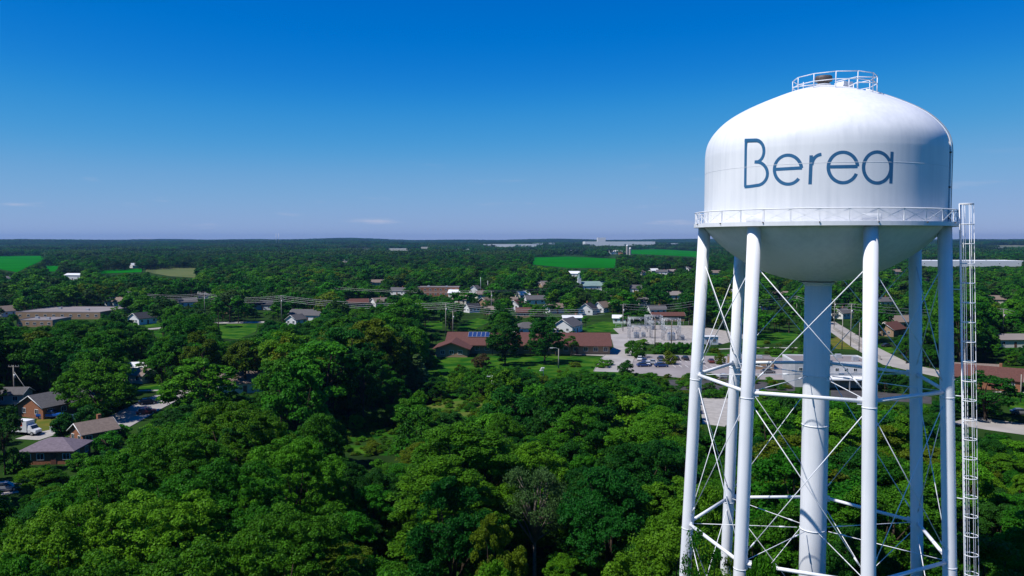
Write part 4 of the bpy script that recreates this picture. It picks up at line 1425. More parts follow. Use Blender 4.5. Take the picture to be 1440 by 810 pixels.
far_l = G(180, 440) + Vector((0, 0, 12.0))
east1, east2 = G(850, 477) + Vector((0, 0, 12.5)), G(1130, 468) + Vector((0, 0, 12.5))
right_end = G(1470, 480) + Vector((0, 0, 12.5))
for k, (dz, lb) in enumerate(((.1, 'topmost of the thick wires running above the left lawn'), (-.75, 'second of the thick wires running above the left lawn'),
                              (-1.6, 'third of the thick wires running above the left lawn'), (-2.5, 'lowest of the thick wires running above the left lawn'))):
    v = Vector((0, (-.5, .5, -.4, .4)[k], dz))
    wire('power_wire', [far_l + v, T4 + v, T3 + v, T1 + v, east1 + v], lb, .055, 1.6)
for k, lb in enumerate(('upper wire crossing behind the tower legs', 'middle wire crossing behind the tower legs', 'lower wire crossing behind the tower legs')):
    v = Vector((0, 0, .2 - k * 1.1))
    wire('power_wire', [T6 + v, T7 + v, T8 + v, T10 + v, T13 + v, right_end + v], lb, .045, 1.4)
for k, lb in enumerate(('thin wire above the town left of the green pole', 'thin lower wire above the town left of the green pole')):
    v = Vector((0, 0, .3 - k * .9))
    wire('power_wire', [G(470, 433) + Vector((0, 0, 12)) + v, T5 + v, G(840, 428) + Vector((0, 0, 13)) + v], lb, .05, 1.2)


def substation():
    """Switchyard: steel portals with beams, insulators and grey transformers."""
    def portal(px, py, w, h, lab, extra):
        b = G(px, py)
        S = thing('substation_frame', lab, 'steel frame', b, .04, 'substation steelwork')
        for x in (-w / 2, w / 2):
            for y in (0, 3.2):
                c = MB()
                for dx, dy in ((-.25, -.25), (.25, -.25), (.25, .25), (-.25, .25)):
                    c.tube([(x + dx, y + dy, 0), (x + dx * .7, y + dy * .7, h)], .055, 4)
                n = 7
                for i in range(n):
                    z0, z1 = h * i / n, h * (i + 1) / n
                    sgn = 1 if i % 2 else -1
                    c.tube([(x - .23 * sgn, y - .23, z0), (x + .23 * sgn, y - .23, z1)], .035, 4)
                    c.tube([(x - .23, y + .23 * sgn, z0), (x - .23, y - .23 * sgn, z1)], .035, 4)
                c.build('column', M['steel'], S)
        for z in (h, h * .62):
            for y in (0, 3.2):
                bm = MB()
                bm.tube([(-w / 2, y, z), (w / 2, y, z)], .09, 4).tube([(-w / 2, y, z - .5), (w / 2, y, z - .5)], .07, 4)
                for i in range(8):
                    x0 = -w / 2 + w * i / 8
                    bm.tube([(x0, y, z - (.5 if i % 2 else 0)), (x0 + w / 8, y, z - (0 if i % 2 else .5))], .04, 4)
                bmo = bm.build('beam', M['steel'], S)
                for i in range(3):
                    xx = -w / 2 + w * (i + .5) / 3
                    MB().tube([(xx, y, z - .5), (xx, y, z - 1.4)], [.14, .10], 6).build('insulator', M['insul'], bmo)
        for i in range(3):
            MB().tube([(-w / 2 + w * (i + .5) / 3, 1.6, h * .3), (-w / 2 + w * (i + .5) / 3, 1.6, h * .58)], [.16, .1], 6).build('bushing', M['insul'], S)
        for x, y, s in extra:
            t = MB().box((x, y, s * .62), (s * 1.1, s * .9, s * 1.1)).build('transformer', M['steel'], S)
            for i in range(5):
                MB().box((x - s * .45 + s * .225 * i, y - s * .55, s * .6), (.09, s * .18, s * .85)).build('cooling_fin', M['steel'], t)
            for i in (-1, 0, 1):
                MB().tube([(x + i * s * .3, y, s * 1.17), (x + i * s * .34, y, s * 1.75)], [.12, .07], 6).build('bushing', M['insul'], t)
        x0, x1 = px - w / 2 * FPX / b.y, px + w / 2 * FPX / b.y
        CLEAR.append(([(x0 - 2, py - h * FPX / b.y), (x1 + 2, py - h * FPX / b.y), (x1 + 2, py), (x0 - 2, py)], b.y))
        KEEP.append((b.x, b.y, w))
    portal(901, 476, 9.0, 8.5, 'left steel switchyard frame with transformers in the gravel yard', [(-1.5, 1.5, 2.0), (2, 4.6, 1.6)])
    portal(945, 479, 6.5, 8.8, 'right steel switchyard frame with a large transformer in the gravel yard', [(0, 1.6, 2.6), (4.6, 2, 1.5)])
    portal(920, 464, 7., 6.5, 'low rear steel frame between the two switchyard frames', [(0, 2, 1.4)])
    pole(921, 488, 11, 'dark wooden pole in front of the left switchyard frame', 0, 'wood')
    pole(944, 488, 9.5, 'dark wooden pole in front of the right switchyard frame', 0, 'wood')
    b = G(998, 484)
    k = thing('control_cabin', 'small white cabin at the edge of the gravel yard behind left legs', 'cabin', b, .1)
    MB().box((0, 0, 1.5), (5.5, 3.5, 3.)).build('wall', M['siding'], k)
    MB().box((0, 0, 3.1), (6.0, 4., .2)).build('roof', M['r_white'], k)
    part('door', DOOR, k, (-1.3, -1.8, 0))
    window(k, 1.2, -1.78, 1.7)
    KEEP.append((b.x, b.y, 5))


substation()


def fence_run(px0, py0, px1, py1, h, label):
    a, b = G(px0, py0), G(px1, py1)
    F = thing('chain_fence', label, 'fence', a)
    d = b - a
    n = max(2, int(d.length / 3))
    post_ = MB().tube([(0, 0, 0), (0, 0, h)], .05, 6).mesh('post', M['steel'])
    for i in range(n + 1):
        q = d * (i / n)
        part('post', post_, F, (q.x, q.y, 0))
    for z in (h - .05, h * .5, .12):
        MB().tube([(0, 0, z), (d.x, d.y, z)], .03, 5).build('rail', M['steel'], F)
    return F


fence_run(884, 484, 1010, 487, 2.2, 'steel post fence along the front of the gravel yard')
fence_run(866, 463, 976, 457.5, 2.2, 'steel post fence along the back of the gravel yard')


def retaining_wall():
    a, b = G(1172, 463), G(1238, 506)
    W = thing('roadside_wall', 'long pale concrete wall beside the pale road', 'wall', a)
    d = b - a
    n = 14
    ang = math.atan2(d.y, d.x)
    me = MB().box((d.length / n / 2, 0, .7), (d.length / n - .06, .25, 1.4)).mesh('panel', M['concrete'])
    for i in range(n):
        q = d * (i / n)
        part('panel', me, W, (q.x, q.y, 0), (0, 0, ang))


retaining_wall()
b = G(764, 534)
sg = thing('floodlight', 'white twin floodlight on a green post among the bushes', 'floodlight', b, .2)
MB().tube([(0, 0, 0), (0, 0, 3.0)], .10, 8).build('post', M['r_green'], sg)
for x, z in ((-.25, 3.2), (-.55, 2.6)):
    MB().prism([(x - .5, -.3, z), (x + .5, -.3, z + .05), (x + .55, -.3, z + .35), (x - .3, -.3, z + .35)], (0, .55, 0)).build('lamp_head', M['trim'], sg)
CLEAR.append(([(758, 518), (770, 518), (768, 536), (761, 536)], b.y))

# ------------------------------------------------------------------ trees
def leaf_cloud(rng, centers, cr, nleaf, leaf, flat=.62, spread=.75):
    """Leaf-sized quads gathered in domed clumps; returns vertices (n*4,3) and a tint per leaf."""
    C = np.repeat(centers, nleaf, axis=0)
    n = len(C)
    R_ = np.repeat(cr, nleaf)
    d = rng.normal(size=(n, 3))
    d[:, 2] = np.abs(d[:, 2]) * .9 - .35
    d /= np.linalg.norm(d, axis=1, keepdims=True)
    rad = R_ * (.45 + .55 * np.sqrt(rng.random(n)))
    pos = C + d * rad[:, None] * np.array([1, 1, flat])
    nrm = d * .70 + np.array([0, 0, .55]) + rng.normal(size=(n, 3)) * spread * .6
    nrm /= np.linalg.norm(nrm, axis=1, keepdims=True)
    t = rng.normal(size=(n, 3))
    t -= nrm * np.sum(t * nrm, axis=1, keepdims=True)
    t /= np.linalg.norm(t, axis=1, keepdims=True)
    b = np.cross(nrm, t)
    L = leaf * (.65 + .7 * rng.random(n))[:, None]
    W = L * .36
    v = np.stack([pos - t * L * .5, pos - b * W + nrm * L * .06, pos + t * L * .5, pos + b * W + nrm * L * .06], axis=1).reshape(-1, 3)
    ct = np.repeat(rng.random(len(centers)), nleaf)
    # outer leaves of a clump paler, few bright: highlights put into the leaf colour
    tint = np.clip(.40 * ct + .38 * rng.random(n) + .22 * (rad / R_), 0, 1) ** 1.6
    return v, tint


def quads_mesh(name, v, tint, m, extra=None):
    n = len(v) // 4
    me = bpy.data.meshes.new(name)
    ev, ef = ([], []) if extra is None else extra
    nv = len(v)
    verts = np.concatenate([v, np.array(ev, dtype=float).reshape(-1, 3)]) if len(ev) else v
    me.vertices.add(len(verts))
    me.vertices.foreach_set('co', np.ascontiguousarray(verts, dtype=np.float32).ravel())
    ne = len(ef)
    me.loops.add((n + ne) * 4)
    idx = np.arange(n * 4, dtype=np.int32)
    if ne:
        idx = np.concatenate([idx, (np.array(ef, dtype=np.int32) + nv).ravel()])
    me.loops.foreach_set('vertex_index', idx)
    me.polygons.add(n + ne)
    me.polygons.foreach_set('loop_start', np.arange(0, (n + ne) * 4, 4, dtype=np.int32))
    me.update(calc_edges=True)
    at = me.attributes.new('tint', 'FLOAT', 'FACE')
    at.data.foreach_set('value', np.concatenate([tint, np.zeros(ne)]).astype(np.float32))
    for q in (m if isinstance(m, (list, tuple)) else [m]):
        me.materials.append(q)
    if ne:
        mi = np.zeros(n + ne, dtype=np.int32)
        mi[n:] = 1
        me.polygons.foreach_set('material_index', mi)
    me.validate()
    return me


def crown_centers(rng, n, H0, H1, R, inner=.2, lobes=14, low=1.55):
    """Clump positions: a crown of billows, each billow carrying clumps on its outer side."""
    cz, hz = (H0 + H1) / 2, (H1 - H0) / 2
    k = np.arange(lobes) + .5
    ph = np.arccos(1 - low * k / lobes)
    th = math.pi * (1 + 5 ** .5) * k + rng.random() * 6
    d = np.stack([np.cos(th) * np.sin(ph), np.sin(th) * np.sin(ph), np.cos(ph)], 1) + rng.normal(size=(lobes, 3)) * .16
    d /= np.linalg.norm(d, axis=1, keepdims=True)
    lc = d * (.58 + .16 * rng.random((lobes, 1))) * np.array([R, R, hz]) + np.array([0, 0, cz])
    ls = R * (.30 + .17 * rng.random(lobes)) * (7. / max(lobes, 7)) ** .18
    w = rng.choice(lobes, size=n, p=ls ** 2 / np.sum(ls ** 2))
    q = rng.normal(size=(n, 3)) + d[w] * 1.0 + np.array([0, 0, .45 if low < 1.7 else .1])
    q /= np.linalg.norm(q, axis=1, keepdims=True)
    fr = np.where(rng.random(n) < inner, .2 + .5 * rng.random(n), .86 + .2 * rng.random(n))
    c = lc[w] + q * (ls[w] * fr)[:, None] * np.array([1, 1, .85])
    c[:, 2] = np.minimum(c[:, 2], H1 - .1 * rng.random(n))
    return c


def limbs(rng, centers, H0, H1, r0, n=14, pick=None):
    """Trunk with limbs that reach the clumps."""
    mb = MB()
    top = H0 + (H1 - H0) * .62
    lean = rng.normal(size=2) * .25
    path = [(0, 0, -.3), (lean[0] * .3, lean[1] * .3, H0 * .5), (lean[0], lean[1], H0 + (H1 - H0) * .2), (lean[0] * 1.5, lean[1] * 1.5, top)]
    mb.tube(path, [r0 * 1.25, r0 * .9, r0 * .7, r0 * .25], 8)
    sel = rng.choice(len(centers), size=min(n, len(centers)), replace=False) if pick is None else pick
    for i in sel:
        c = centers[i]
        z0 = H0 * .75 + (min(c[2], top) - H0 * .75) * (.25 + .35 * rng.random())
        t = np.clip(z0 / top, 0, 1)
        s = np.array([lean[0] * t, lean[1] * t, z0])
        mid = s * .5 + c * .5 + np.array([0, 0, .35]) + rng.normal(size=3) * .25
        mb.tube([tuple(s), tuple(mid), tuple(c)], [r0 * .42, r0 * .26, r0 * .07], 6)
    return mb


def broadleaf(name, seed, ncl, nleaf, leaf, cr, H=18., R=5.6, H0=4.5, inner=.2, lobes=14, flat=.72, nl=14, leafmat='leaf', spread=.85, low=1.55):
    rng = np.random.default_rng(seed)
    c = crown_centers(rng, ncl, H0, H, R, inner=inner, lobes=lobes, low=low)
    crs = cr * (.65 + .75 * rng.random(len(c)))
    v, tint = leaf_cloud(rng, c, crs, nleaf, leaf, flat, spread)
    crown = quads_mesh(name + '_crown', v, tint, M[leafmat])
    tr = limbs(rng, c, H0, H, .30, nl).mesh(name + '_trunk', M['bark'])
    return crown, tr, H, R


def conifer(name, seed, nleaf, leaf, H=12., R=2.9, leafmat='leaf_grey'):
    rng = np.random.default_rng(seed)
    cs = []
    z = .8
    while z < H - .3:
        rr = R * (1 - z / H) ** .85 + .12
        k = max(4, int(rr * 5.2))
        for i in range(k):
            a = 2 * math.pi * (i + rng.random() * .6) / k
            for q in (.55, .95):
                cs.append((rr * q * math.cos(a), rr * q * math.sin(a), z - rr * q * .18 + rng.normal() * .1))
        z += .62
    c = np.array(cs)
    v, tint = leaf_cloud(rng, c, np.full(len(c), .48), nleaf, leaf, .4, .6)
    crown = quads_mesh(name + '_crown', v, tint, M[leafmat])
    tr = MB().tube([(0, 0, -.2), (0, 0, H * .5), (0, 0, H - .2)], [.24, .14, .03], 8).mesh(name + '_trunk', M['bark'])
    return crown, tr, H, R


def merged(crown, trunk, leafmat, name):
    """One mesh of crown and trunk, for the far woods."""
    nv = len(crown.vertices)
    v = np.empty(nv * 3, dtype=np.float32)
    crown.vertices.foreach_get('co', v)
    t = np.empty(len(crown.polygons), dtype=np.float32)
    crown.attributes['tint'].data.foreach_get('value', t)
    ev = [tuple(p.co) for p in trunk.vertices]
    ef = [tuple(p.vertices) for p in trunk.polygons if len(p.vertices) == 4]
    return quads_mesh(name, v.reshape(-1, 3).astype(float), t, [M[leafmat], M['bark']], (ev, ef))


NEAR = [broadleaf('near_tree', 21, 300, 165, .22, .70, lobes=19), broadleaf('near_tree', 22, 280, 165, .20, .62, H=20, R=4.6, H0=3.5, lobes=24, low=1.7),
        broadleaf('near_tree', 23, 340, 150, .24, .76, H=17, R=6.4, H0=4, lobes=26), broadleaf('near_tree', 24, 230, 190, .26, .72, H=18, R=5.2, lobes=13, inner=.35, spread=1.3),
        broadleaf('near_tree', 25, 250, 170, .19, .60, H=19, R=5.0, H0=3, lobes=11, inner=.4, spread=1.1), broadleaf('near_tree', 26, 330, 150, .23, .62, H=18, R=5.8, H0=2.5, lobes=32, low=1.7)]
MID = [broadleaf('tree', 31, 120, 64, .55, 1.0, lobes=12), broadleaf('tree', 32, 110, 66, .50, .95, H=19, R=4.8, lobes=14),
       broadleaf('tree', 33, 140, 60, .58, 1.1, H=16, R=6.2, H0=3.2, lobes=16), broadleaf('tree', 34, 100, 66, .56, 1.0, H=18, R=5.2, lobes=10, inner=.3), broadleaf('tree', 35, 120, 62, .5, .9, H=20, R=4.6, H0=5, lobes=15)]
LOW = [broadleaf('far_tree', 41, 48, 26, 1.2, 1.4, lobes=8, nl=3), broadleaf('far_tree', 42, 44, 28, 1.15, 1.3, H=19, R=4.9, lobes=9, nl=3), broadleaf('far_tree', 43, 52, 25, 1.25, 1.5, H=16, R=6.2, H0=3, nl=3, lobes=10)]
SHRUB = [broadleaf('shrub', 51, 130, 50, .20, .40, H=3.2, R=1.9, H0=-.3, lobes=12, nl=5, low=1.85), broadleaf('shrub', 52, 120, 50, .19, .38, H=2.6, R=2.1, H0=-.3, lobes=13, nl=5, low=1.85)]
LAWN_T = [broadleaf('lawn_tree', 61, 230, 62, .42, .75, H=16, R=5.6, H0=.8, lobes=26, low=1.85, nl=22), broadleaf('lawn_tree', 62, 220, 62, .42, .75, H=16, R=5.2, H0=.8, lobes=24, low=1.85, nl=22)]
BIGT = [broadleaf('great_tree', 65, 520, 190, .22, .66, H=20, R=8.5, H0=3, lobes=60, inner=.12, flat=.6), broadleaf('great_tree', 66, 500, 190, .21, .62, H=20, R=8., H0=3, lobes=50, inner=.15, spread=1.0, flat=.6)]
ROUND = broadleaf('round_tree', 55, 190, 70, .30, .55, H=6., R=2.5, H0=-.2, lobes=34, nl=8, low=1.9, leafmat='leaf_dark')
SPREAD_T = broadleaf('spreading_tree', 56, 300, 80, .40, .85, H=12., R=8.2, H0=.4, lobes=40, low=1.75, nl=14, leafmat='leaf')
SPARSE = broadleaf('sparse_tree', 57, 70, 48, .24, .8, H=22., R=3.2, H0=9, lobes=8, nl=24, inner=.3, leafmat='leaf', spread=1.2)
DEAD = broadleaf('dying_tree', 58, 170, 70, .22, .9, H=16., R=4.2, H0=6, lobes=12, nl=40, inner=.3, leafmat='leaf_grey', spread=1.4)
CONI = conifer('spruce', 59, 16, .5)

# raster of the places that must stay in view
MX0, MSX, MSY = -220, 1.0, 2.0
MW, MH = 1880, 1700
MASK = np.zeros((MH, MW), dtype=np.float32)
# open ground that the photograph shows without trees, in addition to the sheets above
CLEAR += [
    ([(440, 398), (625, 398), (625, 434), (560, 436), (440, 432)], 300.),
    ([(20, 555), (100, 552), (110, 585), (95, 620), (150, 600), (150, 628), (92, 650), (28, 652), (20, 610)], 1e9),
    ([(140, 612), (142, 602), (234, 556), (240, 560), (190, 590)], 1e9),
    ([(0, 676), (22, 674), (20, 700), (0, 702)], 1e9),
    ([(312, 530), (346, 527), (352, 540), (335, 552), (308, 552)], 230.),
    ([(178, 508), (194, 508), (194, 530), (178, 534)], 230.),
    ([(1365, 508), (1440, 515), (1440, 552), (1400, 552), (1368, 530)], 300.),
    ([(1410, 553), (1445, 553), (1445, 602), (1380, 592), (1380, 585), (1412, 575)], 1e9),
]


def raster(poly, depth):
    p = np.array([((x - MX0) * MSX, y * MSY) for x, y in poly])
    x0, x1 = int(max(0, math.floor(p[:, 0].min()))), int(min(MW - 1, math.ceil(p[:, 0].max())))
    y0, y1 = int(max(0, math.floor(p[:, 1].min()))), int(min(MH - 1, math.ceil(p[:, 1].max())))
    if x1 < x0 or y1 < y0:
        return
    yy, xx = np.mgrid[y0:y1 + 1, x0:x1 + 1]
    ins = np.zeros(yy.shape, dtype=bool)
    n = len(p)
    for i in range(n):
        (ax_, ay_), (bx_, by_) = p[i], p[(i + 1) % n]
        if ay_ == by_:
            continue
        c = ((ay_ > yy) != (by_ > yy)) & (xx < (bx_ - ax_) * (yy - ay_) / (by_ - ay_) + ax_)
        ins ^= c
    sub = MASK[y0:y1 + 1, x0:x1 + 1]
    sub[ins] = np.maximum(sub[ins], min(depth, 1e8))


for poly, depth in CLEAR:
    raster(poly, depth)
KP = np.array(KEEP)
DENSE = [(a_, b_) for a_ in np.linspace(-.96, .96, 13) for b_ in np.linspace(.1, 1., 13) if a_ * a_ + ((b_ - .6) / .42) ** 2 < 1.05] + [(0, .05)]
SAMPLES = [(0, 1.0), (-.5, .88), (.5, .88), (-.85, .62), (.85, .62), (0, .62), (-.6, .35), (.6, .35), (0, .3), (-.3, .75), (.3, .75), (0, .06), (-.95, .5), (.95, .5)]


def free(x, y, h, r, z0, frac=0):
    """True where a tree at (x, y) hides nothing that the photograph shows."""
    hit = np.zeros(len(x), dtype=int)
    for fx, fz in (DENSE if y.max() < 340 else SAMPLES):
        px, py = pix(x + fx * r, y, z0 + h * fz)
        ix = np.clip(((px - MX0) * MSX).astype(int), 0, MW - 1)
        iy = np.clip((py * MSY).astype(int), 0, MH - 1)
        hit += (y < MASK[iy, ix] - 1.5)
    ok = hit <= frac
    near = y < 1500
    if near.any():
        xs, ys = x[near], y[near]
        good = np.ones(len(xs), dtype=bool)
        for kx, ky, kr in KP:
            good &= np.hypot(xs - kx, ys - ky) > kr + r[near] * .35
        ok[near] &= good
    return ok


TREES = []     # x, y, height, radius, kind


def plant(px, ytop, wpx, h, meshes, m, label, cat='tree', name='leafy_tree', base=None):
    """A tree picked out in the photograph: top at (px, ytop), or base on the ground at (px, base)."""
    if base is not None:
        b = G(px, base)
        Y = b.y
        h = (base - ytop) * Y / FPX
    else:
        Y = 200.
        for _ in range(30):
            _, py = pix(0, Y, h)
            Y *= 1 + (ytop - py) * -.002 if False else (ytop - 338.3) ** -1 * (py - 338.3)
    X = (px - 720) / FPX * (Y * CP - (h * .5 - HC) * SP)
    r = wpx / 2 * Y / FPX
    crown, trunk, H, R = meshes
    t = thing(name, label, cat, (X, Y, 0), random.uniform(0, 6.28))
    sc = (r / R, r / R, h / H)
    c = part('crown', crown, t, (0, 0, 0), (0, 0, 0), sc)
    if m:
        c.material_slots[0].link = 'OBJECT'
        c.material_slots[0].material = M[m]
    tk = part('trunk', trunk, t, (0, 0, 0), (0, 0, 0), sc)
    if name == 'dying_tree':
        tk.material_slots[0].link = 'OBJECT'
        tk.material_slots[0].material = M['palebark']
    pt, pb = pix(X, Y, h)[1], pix(X, Y, h * (.45 if name != 'dying_tree' else .1))[1]
    raster([(px - wpx * .3, (pt + pb) / 2), (px, pt), (px + wpx * .3, (pt + pb) / 2), (px, pb)], Y - 2)
    TREES.append((X, Y, h, r))
    return t


plant(138, 508, 112, 12, SPREAD_T, None, 'wide spreading round tree over the left street', base=586)
GREAT = [(336, 560, 186, 20, 'great leafy tree at the crest of the lower left clump'), (246, 588, 190, 20, 'great leafy tree left of the crest, below the left street'),
         (160, 634, 200, 19, 'great leafy tree right below the brick houses'), (416, 604, 170, 19, 'great leafy tree on the right shoulder of the lower left clump'),
         (318, 640, 226, 20, 'great leafy tree below the crest of the lower left clump'), (206, 682, 270, 20, 'great leafy tree in the heart of the lower left clump'),
         (84, 706, 260, 20, 'great leafy tree nearest the road at the left edge'), (404, 700, 230, 19, 'great leafy tree at the dark right side of the clump'),
         (300, 748, 300, 20, 'great treetop at the bottom edge right of the corner'), (150, 768, 320, 20, 'great treetop at the bottom edge near the left corner'),
         (20, 778, 240, 20, 'great treetop filling the lower left corner')]
for i, (px_, yt_, w_, h_, lb_) in enumerate(GREAT):
    plant(px_, yt_, w_, h_, BIGT[i % 2], 'leaf_bright' if i % 3 != 1 else 'leaf_sunny', lb_)
for px_, yt_, w_, bs_, lb_ in ((152, 606, 40, 634, 'bushy young tree right of the small brick house'), (112, 636, 34, 660, 'round bush between mauve roof and the wood'), (20, 628, 36, 664, 'bush at the left end of the mauve roof'),
                               (168, 596, 30, 616, 'bush on the verge below the left street')):
    plant(px_, yt_, w_, 5, SHRUB[0], 'leaf', lb_, base=bs_)
plant(88, 579, 30, 5, ROUND, None, 'left one of two clipped round trees by the driveway', base=619)
plant(124, 569, 38, 5, ROUND, None, 'right one of two clipped round trees by the driveway', base=612)
plant(6, 566, 44, 9, MID[1], 'leaf_dark', 'dark tree cut off by the left edge below the grey shed', base=668)
plant(280, 498, 102, 16, LAWN_T[1], 'leaf_bright', 'bright green broad tree left of the half hidden tan-roofed house')
plant(710, 446, 50, 15, LAWN_T[0], 'leaf_dark', 'left one of two tall dark trees in front of the brown-roofed church', base=514)
plant(766, 440, 52, 15, LAWN_T[1], 'leaf_dark', 'right one of two tall dark trees in front of the brown-roofed church', base=511)
plant(587, 495, 42, 10, CONI, None, 'grey-green conifer at the left end of the church lawn', base=552, name='conifer')
plant(677, 497, 26, 4, SHRUB[0], 'leaf_rust', 'small rust-coloured shrub tree on the church lawn', base=517)
plant(345, 478, 52, 14, MID[2], 'leaf_olive', 'yellowish olive tree standing out left of centre')
plant(752, 650, 84, 15.5, DEAD, None, 'dying grey tree with pale bare limbs in the foreground wood', name='dying_tree')
plant(1388, 518, 80, 11, LAWN_T[0], 'leaf_dark', 'round dark tree right of the caged ladder over the street', base=590)
plant(941, 493, 19, 4, SHRUB[0], 'leaf_olive', 'round olive tree in the parking lot', base=512)
plant(890, 480, 22, 4, SHRUB[1], 'leaf', 'leafy bush at the left end of the yard hedge', base=500, cat='bush', name='bush')
plant(900, 483, 20, 4, SHRUB[0], 'leaf', 'second bush from the left in front of the gravel yard', base=503, cat='bush', name='bush')
for i, x in enumerate((930, 939, 948, 957, 966, 975)):
    plant(x, 482, 14, 4, SHRUB[i % 2], 'leaf', 'clipped hedge bush in front of the switchyard, %s from left' % ('first second third fourth fifth sixth'.split()[i]), base=497, cat='bush', name='bush')
plant(1013, 496, 16, 4, SHRUB[0], 'leaf_olive', 'olive bush between the left legs in front of the lot', base=512)
plant(700, 722, 84, 17, NEAR[3], 'leaf_olive', 'yellow-green small tree left of the dying grey tree')
plant(980, 716, 60, 23, SPARSE, None, 'thin sparse tree in front of the left tower legs')
plant(1028, 742, 46, 21, SPARSE, 'leaf_olive', 'second thin tree in front of the left tower legs')
plant(1086, 782, 130, 21.5, NEAR[3], 'leaf_bright', 'yellow-green treetop at the bottom between tower leg and riser')
plant(985, 792, 80, 21.5, NEAR[1], 'leaf_bright', 'fresh green treetop at the bottom below the left tower leg')
plant(830, 788, 150, 20, NEAR[0], 'leaf_bright', 'bright treetop at the bottom edge right of centre')
plant(700, 780, 130, 20, NEAR[3], 'leaf_bright', 'bright treetop at the bottom edge left of the dying tree')
plant(880, 506, 22, 6, SHRUB[0], 'leaf_dark', 'dark bush hiding the near end of the yard drive', base=528)


def scatter(sp, y0, y1, hlo, hhi, rk, frac=0, keep=.74, slope=.70, seed=1, jit=.42):
    """Fill the woods between y0 and y1 on a jittered grid."""
    rng = np.random.default_rng(seed)
    ys = np.arange(y0, y1, sp)
    pts = []
    for j, y in enumerate(ys):
        xs = np.arange(-slope * y - 14, slope * y + 14, sp) + (sp / 2 if j % 2 else 0)
        pts.append(np.stack([xs, np.full(len(xs), y)], axis=1))
    p = np.concatenate(pts)
    p += (rng.random(p.shape) - .5) * 2 * jit * sp
    h = hlo + (hhi - hlo) * rng.random(len(p)) ** .9
    r = h * rk * (.74 + .50 * rng.random(len(p)))
    z0 = terrain(p[:, 0], p[:, 1])
    z0[np.hypot(p[:, 0], p[:, 1]) < 1100] = 0
    ok = free(p[:, 0], p[:, 1], h, r, z0, frac)
    out = np.stack([p[:, 0], p[:, 1], h, r, z0], axis=1)[ok]
    if keep > 0:
        E = np.array([t[:4] for t in TREES])
        good = []
        for q in out:
            d = np.hypot(E[:, 0] - q[0], E[:, 1] - q[1])
            if len(good):
                pass
            if np.all(d > keep * .62 * (np.minimum(E[:, 3], 6.5) + q[3])):
                good.append(q)
        out = np.array(good) if good else out[:0]
    return out


AUTO = []
for sp, y0, y1, hlo, hhi, rk, sd in ((8.2, 34, 330, 13.0, 22.0, .30, 3), (5.6, 34, 330, 8.5, 13.5, .31, 4), (4.2, 60, 330, 4.5, 7.5, .36, 5)):
    o = scatter(sp, y0, y1, hlo, hhi, rk, 0, .74 if sp > 8 else 1.05, seed=sd)
    AUTO += [tuple(q) for q in o]
    TREES += [tuple(q[:4]) for q in o]
print('trees planted near:', len(AUTO))


def shows(q):
    x, y, h, r, z = q
    px, pt = pix(x, y, h)
    _, pb = pix(x, y, 0)
    w = 2 * r * FPX / y
    vx = max(0, min(1440, px + w / 2) - max(0, px - w / 2))
    vy = max(0, min(810, pb) - max(0, pt))
    return vx * min(vy, w * 1.2)


# where a tree stands, in words that one can follow in the photograph
REGIONS = [
    (0, 200, 600, 900, 'sunlit lower left clump'),
    (200, 380, 640, 900, 'bottom left wood'),
    (180, 400, 540, 640, 'clump right of the left street'),
    (380, 560, 640, 900, 'shaded wood left of bottom centre'),
    (560, 720, 600, 900, 'wood left of the dying tree'),
    (720, 960, 620, 900, 'wood left of the tower legs'),
    (960, 1180, 560, 900, 'wood between left legs and riser'),
    (1180, 1345, 540, 900, 'wood between riser and right legs'),
    (1345, 1500, 580, 900, 'wood right of the caged ladder'),
    (720, 960, 520, 620, 'wood below the church lawn'),
    (480, 720, 520, 600, 'thicket round the rough meadow'),
    (380, 480, 520, 640, 'deep wood left of the rough meadow'),
    (0, 180, 440, 600, 'dark belt behind the ranch house'),
    (180, 300, 440, 545, 'belt behind the bright broad tree'),
    (300, 480, 430, 540, 'wood below the thick power wires'),
    (480, 620, 430, 560, 'wood left of the church lawn'),
    (620, 880, 400, 520, 'greenery behind the church'),
    (880, 1180, 400, 560, 'greenery round gravel yard and parking lot'),
    (1180, 1345, 400, 560, 'greenery by the pale road'),
    (1345, 1500, 400, 600, 'greenery by the right edge houses'),
]


def region(px, py):
    for x0, x1, y0, y1, lb in REGIONS:
        if x0 <= px < x1 and y0 <= py < y1:
            return lb
    return 'woods of the middle distance'


